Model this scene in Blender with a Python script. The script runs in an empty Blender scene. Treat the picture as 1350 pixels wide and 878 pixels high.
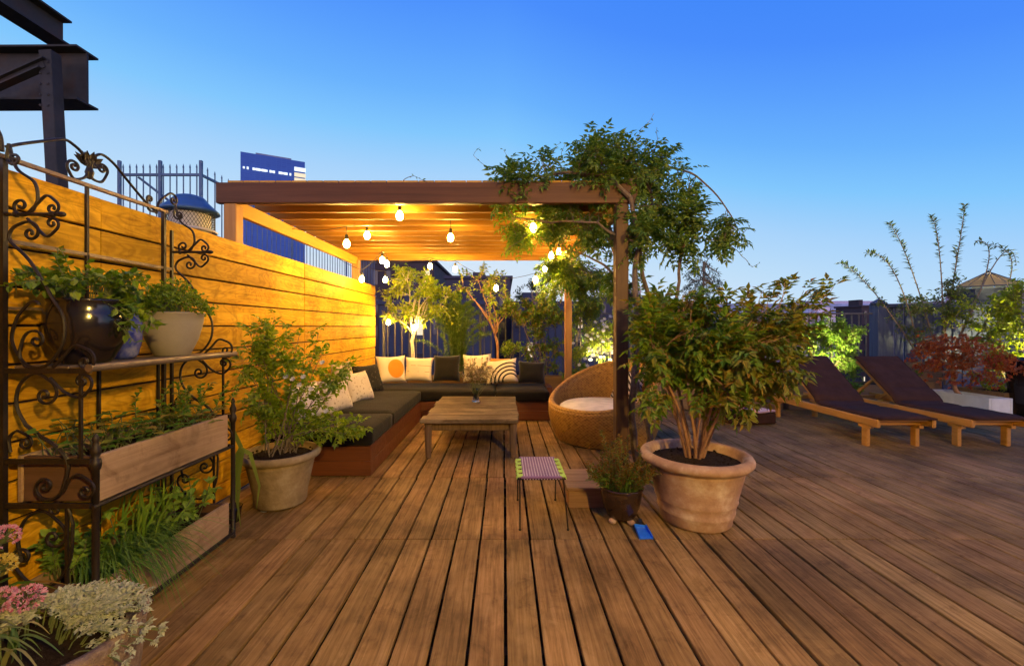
import bpy, math, random
from mathutils import Vector, Matrix, noise
R = math.radians
PI = math.pi
scene = bpy.context.scene
col = scene.collection
rng = random.Random(7)
CAMH, FOC, CX, HY = 1.28, 560.0, 665.0, 431.0

def P(px, py, Y):
    """point seen at photo pixel (px, py) that stands Y metres in front of the camera"""
    return Vector(((px - CX) / FOC * Y, Y, CAMH + (HY - py) / FOC * Y))

def V(*a):
    return Vector(a)

# ------------------------------------------------------------------ mesh builder
class MB:
    def __init__(s):
        s.v, s.f = [], []

    def add(s, vs, fs):
        o = len(s.v)
        s.v.extend([tuple(p) for p in vs])
        s.f.extend([tuple(i + o for i in f) for f in fs])
        return s

    def box(s, x0, x1, y0, y1, z0, z1, c=0.0):
        return s.obox(V((x0 + x1) / 2, (y0 + y1) / 2, (z0 + z1) / 2), V(x1 - x0, y1 - y0, z1 - z0), None, c)

    def obox(s, cen, size, rot=None, c=0.0):
        """box with chamfer c, optional 3x3 rotation"""
        hx, hy, hz = size[0] / 2, size[1] / 2, size[2] / 2
        c = min(c, hx * .9, hy * .9, hz * .9)
        vs = []
        if c <= 0:
            for x in (-hx, hx):
                for y in (-hy, hy):
                    for z in (-hz, hz):
                        vs.append(V(x, y, z))
            fs = [(0, 1, 3, 2), (4, 6, 7, 5), (0, 4, 5, 1), (2, 3, 7, 6), (0, 2, 6, 4), (1, 5, 7, 3)]
        else:
            fs, idx = [], {}
            for sx in (-1, 1):
                for sy in (-1, 1):
                    for sz in (-1, 1):
                        for k in range(3):
                            q = [sx * (hx - c), sy * (hy - c), sz * (hz - c)]
                            q[k] = (sx * hx, sy * hy, sz * hz)[k]
                            idx[(sx, sy, sz, k)] = len(vs)
                            vs.append(V(*q))
            def I(a, b, d, k): return idx[(a, b, d, k)]
            for q in (-1, 1):
                for (k, sg) in ((0, [(-1, -1), (1, -1), (1, 1), (-1, 1)]),):
                    fs.append([I(q, a, b, 0) for a, b in sg][::q])
                    fs.append([I(a, q, b, 1) for a, b in sg][::-q])
                    fs.append([I(a, b, q, 2) for a, b in sg][::q])
            for a in (-1, 1):
                for b in (-1, 1):
                    fs.append([I(a, b, -1, 0), I(a, b, 1, 0), I(a, b, 1, 1), I(a, b, -1, 1)])
                    fs.append([I(a, -1, b, 0), I(a, 1, b, 0), I(a, 1, b, 2), I(a, -1, b, 2)])
                    fs.append([I(-1, a, b, 1), I(1, a, b, 1), I(1, a, b, 2), I(-1, a, b, 2)])
            for a in (-1, 1):
                for b in (-1, 1):
                    for d in (-1, 1):
                        fs.append([I(a, b, d, 0), I(a, b, d, 1), I(a, b, d, 2)])
        if rot is not None:
            vs = [rot @ p for p in vs]
        cen = Vector(cen)
        return s.add([p + cen for p in vs], fs)

    def bar(s, a, b, w, h, up=V(0, 0, 1), c=0.0):
        """rectangular bar from a to b, w across, h along 'up'"""
        a, b = Vector(a), Vector(b)
        d = (b - a)
        L = d.length
        d.normalize()
        x = up.cross(d)
        if x.length < 1e-4:
            x = V(1, 0, 0).cross(d)
        x.normalize()
        z = d.cross(x)
        m = Matrix((x, d, z)).transposed()
        return s.obox((a + b) / 2, V(w, L, h), m, c)

    def tube(s, pts, r, n=6, cap=True):
        pts = [Vector(p) for p in pts]
        if len(pts) < 2:
            return s
        rs = r if isinstance(r, (list, tuple)) else [r] * len(pts)
        o = len(s.v)
        t = (pts[1] - pts[0]).normalized()
        u = t.orthogonal().normalized()
        for i, p in enumerate(pts):
            if i == 0:
                t2 = pts[1] - pts[0]
            elif i == len(pts) - 1:
                t2 = pts[-1] - pts[-2]
            else:
                t2 = pts[i + 1] - pts[i - 1]
            if t2.length < 1e-9:
                t2 = t
            t2 = t2.normalized()
            u = (u - t2 * u.dot(t2))
            if u.length < 1e-6:
                u = t2.orthogonal()
            u.normalize()
            w = t2.cross(u)
            t = t2
            for k in range(n):
                a = 2 * PI * k / n
                s.v.append(tuple(p + (u * math.cos(a) + w * math.sin(a)) * rs[i]))
        for i in range(len(pts) - 1):
            for k in range(n):
                a = o + i * n + k
                b = o + i * n + (k + 1) % n
                s.f.append((a, b, b + n, a + n))
        if cap:
            s.f.append(tuple(o + k for k in range(n))[::-1])
            e = o + (len(pts) - 1) * n
            s.f.append(tuple(e + k for k in range(n)))
        return s

    def lathe(s, prof, cen=(0, 0, 0), n=40, wob=0.0, seed=0.0):
        """prof: list of (r, z); r=0 closes"""
        cx, cy, cz = cen
        rings = []
        for (r, z) in prof:
            if r <= 1e-6:
                rings.append([len(s.v)])
                s.v.append((cx, cy, cz + z))
            else:
                ring = []
                for k in range(n):
                    a = 2 * PI * k / n
                    q = 1 + wob * noise.noise(V(math.cos(a) * 1.5 + seed, math.sin(a) * 1.5, z * 4)) if wob else 1
                    ring.append(len(s.v))
                    s.v.append((cx + r * q * math.cos(a), cy + r * q * math.sin(a), cz + z))
                rings.append(ring)
        for A, B in zip(rings, rings[1:]):
            if len(A) == 1 and len(B) == 1:
                continue
            for k in range(n):
                k2 = (k + 1) % n
                if len(A) == 1:
                    s.f.append((A[0], B[k2], B[k]))
                elif len(B) == 1:
                    s.f.append((A[k], A[k2], B[0]))
                else:
                    s.f.append((A[k], A[k2], B[k2], B[k]))
        return s

    def ball(s, c, r, sx=1, sy=1, sz=1, n=8, m=6):
        prof = []
        c = Vector(c)
        o = len(s.v)
        for j in range(m + 1):
            a = -PI / 2 + PI * j / m
            prof.append((max(0, r * math.cos(a)) if 0 < j < m else 0, r * math.sin(a)))
        s.lathe(prof, (0, 0, 0), n)
        for i in range(o, len(s.v)):
            x, y, z = s.v[i]
            s.v[i] = (c.x + x * sx, c.y + y * sy, c.z + z * sz)
        return s

    def leaf(s, p, d, nrm, L, W, droop=0.25, big=False):
        """one leaf blade: base p, direction d, folded on its midrib and drooping at the tip"""
        d = d.normalized()
        side = d.cross(nrm)
        if side.length < 1e-5:
            side = d.orthogonal()
        side.normalize()
        up = side.cross(d)
        f = .18 * W
        mid = p + d * (L * .45) - up * f
        tip = p + d * L - up * (L * droop)
        o = len(s.v)
        if big:
            a = p + d * (L * .18)
            b = p + d * (L * .72) - up * (L * droop * .45)
            s.v.extend([tuple(q) for q in (p, a + side * W * .36, mid + side * W * .5 + up * f, b + side * W * .3, tip, b - side * W * .3, mid - side * W * .5 + up * f, a - side * W * .36, mid, b - up * f * .6)])
            s.f.extend([(o, o + 1, o + 8, o), (o, o + 1, o + 2, o + 8), (o + 8, o + 2, o + 3, o + 9), (o + 9, o + 3, o + 4), (o, o + 8, o + 6, o + 7), (o + 8, o + 9, o + 5, o + 6), (o + 9, o + 4, o + 5)][1:])
        else:
            s.v.extend([tuple(q) for q in (p, mid + side * W * .5 + up * f * 2, tip, mid - side * W * .5 + up * f * 2, mid)])
            s.f.extend([(o, o + 1, o + 4), (o + 4, o + 1, o + 2), (o, o + 4, o + 3), (o + 4, o + 2, o + 3)])
        return s

    def blade(s, pts, w0, nrm):
        """a strap leaf along pts, width w0 tapering to the tip"""
        o = len(s.v)
        n = len(pts)
        for i, p in enumerate(pts):
            p = Vector(p)
            t = (Vector(pts[min(i + 1, n - 1)]) - Vector(pts[max(i - 1, 0)]))
            sd = t.cross(nrm)
            if sd.length < 1e-6:
                sd = V(1, 0, 0)
            sd.normalize()
            w = w0 * (1 - (i / (n - 1)) ** 2) * .5 + .0006
            s.v.append(tuple(p + sd * w))
            s.v.append(tuple(p - sd * w))
        for i in range(n - 1):
            a = o + 2 * i
            s.f.append((a, a + 1, a + 3, a + 2))
        return s

    def build(s, name, mat, parent=None, smooth=False, bevel=0.0, xf=None):
        me = bpy.data.meshes.new(name)
        me.from_pydata(s.v, [], [tuple(f) for f in s.f])
        me.materials.append(mat)
        if smooth:
            me.polygons.foreach_set('use_smooth', [True] * len(me.polygons))
        me.update()
        o = bpy.data.objects.new(name, me)
        col.objects.link(o)
        if parent is not None:
            o.parent = parent
            o.location = -ORIG.get(parent.name, V(0, 0, 0))
        if bevel:
            md = o.modifiers.new('bevel', 'BEVEL')
            md.width = bevel
            md.segments = 2
            md.limit_method = 'ANGLE'
        return o

ORIG = {}

def tag(o, label=None, cat=None, group=None, kind=None):
    if label: o['label'] = label
    if cat: o['category'] = cat
    if group: o['group'] = group
    if kind: o['kind'] = kind
    return o

def thing(name, label, cat, loc=(0, 0, 0), group=None):
    """an Empty at the thing's base; parts are written in world coordinates and hung under it"""
    o = bpy.data.objects.new(name, None)
    o.empty_display_size = .1
    col.objects.link(o)
    o.location = loc
    ORIG[o.name] = Vector(loc)
    return tag(o, label, cat, group)

def sub(mb, name, mat, part, **k):
    """a sub-part: the part already sits at minus the thing's origin, so the sub-part needs no offset"""
    o = mb.build(name, mat, None, **k)
    o.parent = part
    return o

def dup(root, loc, label=None, group=None):
    r = root.copy(); col.objects.link(r); r.location = loc
    if label: r['label'] = label
    if group: r['group'] = group
    for ch in list(root.children):
        c = ch.copy(); col.objects.link(c); c.parent = r
        for g in list(ch.children):
            d = g.copy(); col.objects.link(d); d.parent = c
    return r

def struct(name, mb, mat, **k):
    return tag(mb.build(name, mat, **k), kind='structure')

# ------------------------------------------------------------------ materials
def nodes(name):
    m = bpy.data.materials.new(name)
    m.use_nodes = True
    nt = m.node_tree
    for n in list(nt.nodes):
        nt.nodes.remove(n)
    out = nt.nodes.new('ShaderNodeOutputMaterial')
    return m, nt, out

def N(nt, typ, **k):
    n = nt.nodes.new(typ)
    for a, b in k.items():
        if a.startswith('i_'):
            n.inputs[a[2:].replace('_', ' ')].default_value = b
        else:
            setattr(n, a, b)
    return n

def ramp(nt, stops, interp='LINEAR'):
    r = nt.nodes.new('ShaderNodeValToRGB')
    cr = r.color_ramp
    cr.interpolation = interp
    while len(cr.elements) > 1:
        cr.elements.remove(cr.elements[-1])
    for i, (p, c) in enumerate(stops):
        e = cr.elements[0] if i == 0 else cr.elements.new(p)
        e.position = p
        e.color = (c[0], c[1], c[2], 1) if len(c) == 3 else c
    return r

def bsdf(nt, out, rough=.6, metal=0.0, spec=.5):
    b = nt.nodes.new('ShaderNodeBsdfPrincipled')
    b.inputs['Roughness'].default_value = rough
    b.inputs['Metallic'].default_value = metal
    b.inputs['Specular IOR Level'].default_value = spec
    nt.links.new(b.outputs[0], out.inputs['Surface'])
    return b

def bump(nt, b, hsock, strength=.3, dist=.01):
    bp = N(nt, 'ShaderNodeBump')
    bp.inputs['Strength'].default_value = strength
    bp.inputs['Distance'].default_value = dist
    nt.links.new(hsock, bp.inputs['Height'])
    nt.links.new(bp.outputs[0], b.inputs['Normal'])

def sc(c, k):
    return tuple(min(1, x * k) for x in c)

def mottled(name, c1, c2, scale=6, rough=.7, metal=0, bmp=.15, detail=6, c3=None, spec=.4, rvar=.15, bd=.006):
    """two or three tones mixed by noise; used for clay, iron, stone, painted metal"""
    m, nt, out = nodes(name)
    b = bsdf(nt, out, rough, metal, spec)
    tc = N(nt, 'ShaderNodeTexCoord')
    n1 = N(nt, 'ShaderNodeTexNoise', i_Scale=scale, i_Detail=detail, i_Roughness=.65)
    nt.links.new(tc.outputs['Object'], n1.inputs['Vector'])
    st = [(.3, c1), (.7, c2)] if c3 is None else [(.25, c1), (.52, c2), (.74, c3)]
    r = ramp(nt, st)
    nt.links.new(n1.outputs['Fac'], r.inputs['Fac'])
    nt.links.new(r.outputs['Color'], b.inputs['Base Color'])
    n2 = N(nt, 'ShaderNodeTexNoise', i_Scale=scale * 7, i_Detail=4)
    nt.links.new(tc.outputs['Object'], n2.inputs['Vector'])
    mr = N(nt, 'ShaderNodeMapRange')
    mr.inputs['To Min'].default_value = max(.02, rough - rvar)
    mr.inputs['To Max'].default_value = min(1, rough + rvar)
    nt.links.new(n2.outputs['Fac'], mr.inputs['Value'])
    nt.links.new(mr.outputs[0], b.inputs['Roughness'])
    if bmp:
        bump(nt, b, n2.outputs['Fac'], bmp, bd)
    return m

def wood(name, c1, c2, axis='Y', rough=.65, bmp=.25, grain=38, var=.35, spec=.35, c3=None, stain=0.0, hue=0.0, swirl=0.0):
    """planks: grain drawn out along an axis, every plank (island) its own tone and grain offset"""
    m, nt, out = nodes(name)
    b = bsdf(nt, out, rough, 0, spec)
    tc = N(nt, 'ShaderNodeTexCoord')
    geo = N(nt, 'ShaderNodeNewGeometry')
    off = N(nt, 'ShaderNodeVectorMath', operation='SCALE')
    off.inputs[0].default_value = (37.0, 51.0, 23.0)
    nt.links.new(geo.outputs['Random Per Island'], off.inputs['Scale'])
    ad = N(nt, 'ShaderNodeVectorMath', operation='ADD')
    nt.links.new(tc.outputs['Object'], ad.inputs[0])
    nt.links.new(off.outputs[0], ad.inputs[1])
    mp = N(nt, 'ShaderNodeMapping')
    s = [grain, grain, grain]
    s['XYZ'.index(axis)] = grain * .045
    mp.inputs['Scale'].default_value = s
    nt.links.new(ad.outputs[0], mp.inputs['Vector'])
    n1 = N(nt, 'ShaderNodeTexNoise', i_Scale=1.0, i_Detail=7, i_Roughness=.7, i_Distortion=.6)
    nt.links.new(mp.outputs[0], n1.inputs['Vector'])
    st = [(.28, c1), (.72, c2)] if c3 is None else [(.22, c1), (.5, c2), (.8, c3)]
    r = ramp(nt, st)
    nt.links.new(n1.outputs['Fac'], r.inputs['Fac'])
    # tone of each plank
    mr = N(nt, 'ShaderNodeMapRange')
    mr.inputs['To Min'].default_value = 1 - var
    mr.inputs['To Max'].default_value = 1 + var
    nt.links.new(geo.outputs['Random Per Island'], mr.inputs['Value'])
    hsv = N(nt, 'ShaderNodeHueSaturation')
    nt.links.new(mr.outputs[0], hsv.inputs['Value'])
    nt.links.new(r.outputs['Color'], hsv.inputs['Color'])
    if hue:
        h1 = N(nt, 'ShaderNodeMath', operation='MULTIPLY')
        h1.inputs[1].default_value = 7.31
        nt.links.new(geo.outputs['Random Per Island'], h1.inputs[0])
        h2 = N(nt, 'ShaderNodeMath', operation='FRACT')
        nt.links.new(h1.outputs[0], h2.inputs[0])
        h3 = N(nt, 'ShaderNodeMapRange')
        h3.inputs['To Min'].default_value = .5 - hue
        h3.inputs['To Max'].default_value = .5 + hue
        nt.links.new(h2.outputs[0], h3.inputs['Value'])
        nt.links.new(h3.outputs[0], hsv.inputs['Hue'])
    cs = hsv.outputs['Color']
    if swirl:
        mp6 = N(nt, 'ShaderNodeMapping')
        s6 = [7.0, 7.0, 7.0]
        s6['XYZ'.index(axis)] = 2.0
        mp6.inputs['Scale'].default_value = s6
        nt.links.new(ad.outputs[0], mp6.inputs['Vector'])
        n6 = N(nt, 'ShaderNodeTexNoise', i_Scale=1.0, i_Detail=2.0, i_Distortion=1.6)
        nt.links.new(mp6.outputs[0], n6.inputs['Vector'])
        q6 = N(nt, 'ShaderNodeMath', operation='MULTIPLY')
        q6.inputs[1].default_value = 46.0
        nt.links.new(n6.outputs['Fac'], q6.inputs[0])
        s7 = N(nt, 'ShaderNodeMath', operation='SINE')
        nt.links.new(q6.outputs[0], s7.inputs[0])
        r6 = ramp(nt, [(.0, (1 - swirl, 1 - swirl * 1.15, 1 - swirl * 1.2)), (.55, (1, 1, 1)), (1.0, (1 + swirl * .25,) * 3)])
        m6 = N(nt, 'ShaderNodeMapRange')
        m6.inputs['From Min'].default_value = -1
        nt.links.new(s7.outputs[0], m6.inputs['Value'])
        nt.links.new(m6.outputs[0], r6.inputs['Fac'])
        x6 = N(nt, 'ShaderNodeMix', data_type='RGBA', blend_type='MULTIPLY')
        x6.inputs[0].default_value = 1
        nt.links.new(cs, x6.inputs[6])
        nt.links.new(r6.outputs['Color'], x6.inputs[7])
        cs = x6.outputs[2]
    if stain >= .3:
        n4 = N(nt, 'ShaderNodeTexNoise', i_Scale=5.5, i_Detail=9, i_Roughness=.72, i_Distortion=1.2)
        nt.links.new(ad.outputs[0], n4.inputs['Vector'])
        r4 = ramp(nt, [(.30, (.62, .58, .56)), (.47, (1, 1, 1)), (.60, (1, 1, 1)), (.74, (1.0, 1.0, 1.0))])
        nt.links.new(n4.outputs['Fac'], r4.inputs['Fac'])
        m4 = N(nt, 'ShaderNodeMix', data_type='RGBA', blend_type='MULTIPLY')
        m4.inputs[0].default_value = 1
        nt.links.new(cs, m4.inputs[6])
        nt.links.new(r4.outputs['Color'], m4.inputs[7])
        r5 = ramp(nt, [(.60, (0, 0, 0)), (.72, (.35, .35, .35))])
        nt.links.new(n4.outputs['Fac'], r5.inputs['Fac'])
        m5 = N(nt, 'ShaderNodeMix', data_type='RGBA')
        nt.links.new(r5.outputs['Color'], m5.inputs[0])
        nt.links.new(m4.outputs[2], m5.inputs[6])
        m5.inputs[7].default_value = (.52, .34, .15, 1)
        cs = m5.outputs[2]
    if stain:
        n3 = N(nt, 'ShaderNodeTexNoise', i_Scale=1.7, i_Detail=5, i_Roughness=.6)
        nt.links.new(tc.outputs['Object'], n3.inputs['Vector'])
        r3 = ramp(nt, [(.38, (1 - stain,) * 3), (.55, (1, 1, 1)), (.72, (1 + stain * .5,) * 3)])
        nt.links.new(n3.outputs['Fac'], r3.inputs['Fac'])
        mx = N(nt, 'ShaderNodeMix', data_type='RGBA', blend_type='MULTIPLY')
        mx.inputs[0].default_value = 1
        nt.links.new(cs, mx.inputs[6])
        nt.links.new(r3.outputs['Color'], mx.inputs[7])
        cs = mx.outputs[2]
    nt.links.new(cs, b.inputs['Base Color'])
    rr = N(nt, 'ShaderNodeMapRange')
    rr.inputs['To Min'].default_value = rough + .12
    rr.inputs['To Max'].default_value = rough - .12
    nt.links.new(n1.outputs['Fac'], rr.inputs['Value'])
    nt.links.new(rr.outputs[0], b.inputs['Roughness'])
    bump(nt, b, n1.outputs['Fac'], bmp, .004)
    return m

def leafmat(name, cols, trans=.4, rough=.45):
    """each leaf (island) takes its own tone; light passes through"""
    m, nt, out = nodes(name)
    geo = N(nt, 'ShaderNodeNewGeometry')
    k = len(cols)
    r = ramp(nt, [(i / max(1, k - 1), c) for i, c in enumerate(cols)])
    nt.links.new(geo.outputs['Random Per Island'], r.inputs['Fac'])
    b = N(nt, 'ShaderNodeBsdfPrincipled')
    b.inputs['Roughness'].default_value = rough
    b.inputs['Specular IOR Level'].default_value = .35
    nt.links.new(r.outputs['Color'], b.inputs['Base Color'])
    t = N(nt, 'ShaderNodeBsdfTranslucent')
    g = N(nt, 'ShaderNodeHueSaturation', i_Value=1.3, i_Saturation=1.1)
    nt.links.new(r.outputs['Color'], g.inputs['Color'])
    nt.links.new(g.outputs[0], t.inputs['Color'])
    mx = N(nt, 'ShaderNodeMixShader')
    mx.inputs[0].default_value = trans
    nt.links.new(b.outputs[0], mx.inputs[1])
    nt.links.new(t.outputs[0], mx.inputs[2])
    nt.links.new(mx.outputs[0], out.inputs['Surface'])
    return m

def fabric(name, c, rough=.9, weave=260, var=.18, sheen=.2):
    m, nt, out = nodes(name)
    b = bsdf(nt, out, rough, 0, .12)
    b.inputs['Sheen Weight'].default_value = sheen
    tc = N(nt, 'ShaderNodeTexCoord')
    n1 = N(nt, 'ShaderNodeTexNoise', i_Scale=9.0, i_Detail=5)
    nt.links.new(tc.outputs['Object'], n1.inputs['Vector'])
    r = ramp(nt, [(.3, sc(c, 1 - var)), (.7, sc(c, 1 + var))])
    nt.links.new(n1.outputs['Fac'], r.inputs['Fac'])
    nt.links.new(r.outputs[0], b.inputs['Base Color'])
    n2 = N(nt, 'ShaderNodeTexNoise', i_Scale=float(weave), i_Detail=2)
    nt.links.new(tc.outputs['Object'], n2.inputs['Vector'])
    ad = N(nt, 'ShaderNodeMath', operation='MULTIPLY_ADD')
    ad.inputs[1].default_value = .3
    nt.links.new(n2.outputs['Fac'], ad.inputs[0])
    nt.links.new(n1.outputs['Fac'], ad.inputs[2])
    bump(nt, b, ad.outputs[0], .6, .012)
    return m

def emit(name, c, s):
    m, nt, out = nodes(name)
    e = N(nt, 'ShaderNodeEmission')
    e.inputs['Color'].default_value = (*c, 1)
    e.inputs['Strength'].default_value = s
    nt.links.new(e.outputs[0], out.inputs['Surface'])
    return m

def plain(name, c, rough=.5, metal=0, spec=.5):
    return mottled(name, sc(c, .85), sc(c, 1.15), 9, rough, metal, .05, 4, None, spec, .08)

M = {}
M['deck'] = wood('deck_boards', (.085, .046, .019), (.27, .155, .056), 'Y', .72, .9, 60, .20, .12, (.42, .26, .115), .45, .005)
M['fence'] = wood('fence_cedar', (.33, .15, .006), (.56, .295, .010), 'Y', .65, .4, 26, .18, .10, (.72, .41, .025), .30, 0, .20)
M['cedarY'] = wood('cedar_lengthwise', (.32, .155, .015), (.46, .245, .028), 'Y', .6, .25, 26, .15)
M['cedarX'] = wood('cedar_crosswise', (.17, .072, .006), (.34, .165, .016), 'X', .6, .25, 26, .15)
M['beam'] = wood('beam_stain_shaded', (.045, .015, .005), (.10, .034, .011), 'X', .6, .25, 22, .1)  # dark brown, with the unlit front's shade worked into the colour
M['post'] = wood('post_cedar', (.26, .12, .035), (.40, .20, .06), 'Z', .6, .25, 26, .12)
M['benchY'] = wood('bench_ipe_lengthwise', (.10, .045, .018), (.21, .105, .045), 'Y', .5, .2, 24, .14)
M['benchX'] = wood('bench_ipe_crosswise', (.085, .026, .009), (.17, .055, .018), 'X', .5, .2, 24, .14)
M['shaded_post'] = wood('stained_shaded_post', (.05, .022, .008), (.11, .05, .018), 'Z', .6, .25, 26, .12)  # stained post; the shade on its front is put into the darker tone
M['grey_wood'] = wood('weathered_table_wood', (.030, .020, .012), (.16, .115, .070), 'X', .9, 1.0, 40, .25, .1, (.38, .30, .20), .42)
M['grey_leg'] = wood('weathered_leg_wood', (.08, .05, .03), (.19, .12, .075), 'Z', .8, .5, 30, .12, .2)
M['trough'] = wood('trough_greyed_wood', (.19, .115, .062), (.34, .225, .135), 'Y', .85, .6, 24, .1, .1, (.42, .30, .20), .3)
M['trough_end'] = wood('trough_end_shaded', (.07, .036, .022), (.13, .07, .042), 'X', .8, .35, 22, .1, .2)  # end boards darkened to hold the shade of faces away from the light
M['step'] = wood('step_wood', (.15, .08, .045), (.28, .16, .09), 'X', .7, .35, 26, .12)
M['teak'] = wood('teak_frame', (.36, .155, .025), (.54, .26, .05), 'Y', .5, .2, 26, .12)
M['teakX'] = wood('teak_cross', (.36, .155, .025), (.54, .26, .05), 'X', .5, .2, 26, .12)
M['planter_wood'] = wood('planter_wood', (.17, .10, .045), (.30, .18, .08), 'X', .7, .3, 24, .14)
M['bluewood'] = wood('grey_blue_boards', (.038, .050, .095), (.075, .095, .16), 'Z', .7, .25, 24, .1)
M['iron'] = mottled('wrought_iron', (.007, .005, .004), (.026, .015, .010), 14, .5, .2, .25, 6, None, .4)
M['rail_iron'] = mottled('railing_iron', (.05, .048, .052), (.085, .08, .082), 12, .5, .1, .15)
M['steel'] = mottled('steel_rust_black', (.010, .012, .018), (.020, .022, .031), 3, .7, .0, .2, 8, (.035, .018, .013), .25)
M['shelf_metal'] = mottled('shelf_metal', (.12, .085, .06), (.22, .16, .11), 9, .45, .4, .15)
M['terracotta'] = mottled('terracotta_weathered', (.22, .12, .085), (.38, .235, .17), 6, .9, 0, .5, 10, (.58, .46, .39), .15)
M['taupe_clay'] = mottled('taupe_clay', (.14, .095, .05), (.27, .195, .105), 7, .9, 0, .5, 10, (.38, .30, .19), .15)
M['stone'] = mottled('rough_stone_pot', (.11, .07, .05), (.26, .18, .13), 22, .9, 0, .9, 8, (.40, .31, .24), .2, bd=.015)
M['grey_plastic'] = mottled('grey_bowl_plastic', (.25, .215, .17), (.31, .27, .22), 5, .5, 0, .08)
M['black_glaze'] = mottled('black_glaze', (.006, .005, .006), (.018, .012, .012), 5, .16, 0, .05, 5, None, .6, .05)
M['brown_glaze'] = mottled('brown_glaze', (.014, .008, .006), (.045, .022, .014), 6, .18, 0, .05, 5, None, .6, .06)
M['blue_glaze'] = mottled('blue_glaze', (.02, .025, .10), (.06, .08, .30), 5, .12, 0, .05, 5, (.35, .34, .36), .6, .05)
M['soil'] = mottled('potting_soil', (.016, .010, .007), (.06, .038, .025), 60, .95, 0, 1.0, 8, None, .1, bd=.02)
M['bark'] = mottled('grey_brown_bark', (.10, .07, .05), (.24, .18, .13), 40, .85, 0, .6)
M['palebark'] = mottled('pale_bark', (.38, .33, .27), (.55, .50, .42), 30, .8, 0, .4)
M['cane'] = mottled('reddish_cane', (.20, .09, .05), (.36, .20, .12), 30, .7, 0, .3)
M['greenstem'] = mottled('green_stem', (.07, .10, .03), (.16, .18, .06), 30, .6, 0, .1)
M['vinebark'] = mottled('vine_bark', (.09, .06, .04), (.20, .14, .10), 40, .85, 0, .7)
M['dark_cushion'] = fabric('charcoal_cushion', (.0095, .0082, .0075), .95, 260, .18, .05)
M['brown_cushion'] = fabric('dark_brown_cushion', (.050, .023, .017), .95, 260, .18, .0)
M['black_fabric'] = fabric('black_pillow', (.009, .008, .008))
M['white_fabric'] = fabric('cream_seat_pad', (.66, .58, .50))
M['white_box'] = mottled('white_fibre_box', (.52, .52, .50), (.66, .66, .64), 6, .6, 0, .1)
M['cord'] = plain('black_rubber_cord', (.012, .012, .013), .6)
m_, nt_, out_ = nodes('lit_frosted_bulb')
e_ = N(nt_, 'ShaderNodeEmission')
lw_ = N(nt_, 'ShaderNodeLayerWeight', i_Blend=.5)
r_ = ramp(nt_, [(0.0, (1.0, .60, .14)), (.55, (.62, .35, .07)), (.80, (.05, .022, .003)), (1.0, (.006, .0022, .0002))])
nt_.links.new(lw_.outputs['Facing'], r_.inputs['Fac'])
nt_.links.new(r_.outputs[0], e_.inputs['Color'])
e_.inputs['Strength'].default_value = 700
nt_.links.new(e_.outputs[0], out_.inputs['Surface'])
M['bulb'] = m_
M['added_lantern_glow'] = emit('added_lantern_glass', (1.0, .63, .14), 3000)
M['spot_glow'] = emit('lit_garden_spot_lens', (1.0, .80, .36), 40)
M['white_petal'] = leafmat('white_petal', [(0.600, 0.600, 0.600), (0.600, 0.600, 0.600)], .3)
M['pink_petal'] = leafmat('pink_petal', [(0.500, 0.100, 0.220), (0.600, 0.280, 0.420), (0.600, 0.450, 0.520)], .3)
M['yellow_petal'] = leafmat('yellow_petal', [(0.450, 0.340, 0.060), (0.600, 0.500, 0.160)], .3)
M['straw'] = leafmat('dried_flower', [(0.160, 0.100, 0.060), (0.280, 0.200, 0.120), (0.400, 0.300, 0.240)], .3, .8)
M['leaf_nandina'] = leafmat('nandina_leaf', [(.065, .145, .012), (.11, .19, .016), (.16, .22, .022), (.09, .17, .014), (.20, .20, .02), (.24, .16, .02)])
M['leaf_bronze'] = leafmat('bronze_nandina_leaf', [(.13, .19, .018), (.20, .17, .02), (.11, .19, .016), (.25, .14, .022), (.17, .20, .02), (.12, .18, .018), (.22, .11, .02)])
M['leaf_wisteria'] = leafmat('wisteria_leaf', [(0.060, 0.138, 0.019), (0.109, 0.193, 0.025), (0.179, 0.225, 0.027), (0.089, 0.160, 0.021)])
M['leaf_rose'] = leafmat('rose_leaf', [(0.099, 0.195, 0.014), (0.185, 0.274, 0.019), (0.273, 0.332, 0.024)])
M['leaf_herb'] = leafmat('herb_leaf', [(0.075, 0.159, 0.016), (0.135, 0.225, 0.023), (0.203, 0.265, 0.028)])
M['leaf_parsley'] = leafmat('parsley_leaf', [(0.082, 0.164, 0.013), (0.146, 0.230, 0.019), (0.218, 0.279, 0.025)])
M['leaf_lime'] = leafmat('lime_leaf', [(0.125, 0.240, 0.030), (0.200, 0.324, 0.042), (0.250, 0.360, 0.060)])
M['leaf_dark'] = leafmat('dark_evergreen_leaf', [(0.018, 0.042, 0.018), (0.036, 0.066, 0.027), (0.054, 0.084, 0.030)])
M['leaf_strawberry'] = leafmat('strawberry_leaf', [(0.056, 0.159, 0.022), (0.112, 0.240, 0.028), (0.260, 0.182, 0.031), (0.094, 0.228, 0.028)])
M['leaf_silver'] = leafmat('silver_leaf', [(0.260, 0.290, 0.210), (0.360, 0.380, 0.270), (0.440, 0.450, 0.340)], .2, .8)
M['leaf_maple'] = leafmat('red_maple_leaf', [(.24, .040, .016), (.36, .075, .022), (.44, .13, .03), (.30, .05, .02)])
M['leaf_yellow'] = leafmat('yellow_green_leaf', [(0.141, 0.230, 0.016), (0.234, 0.306, 0.020), (0.312, 0.344, 0.027)])
M['leaf_grass'] = leafmat('grass_blade', [(0.052, 0.138, 0.022), (0.104, 0.200, 0.030), (0.156, 0.250, 0.036)])
M['leaf_sedum'] = leafmat('sedum_leaf', [(0.060, 0.120, 0.020), (0.130, 0.140, 0.030), (0.180, 0.100, 0.030)])
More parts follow.
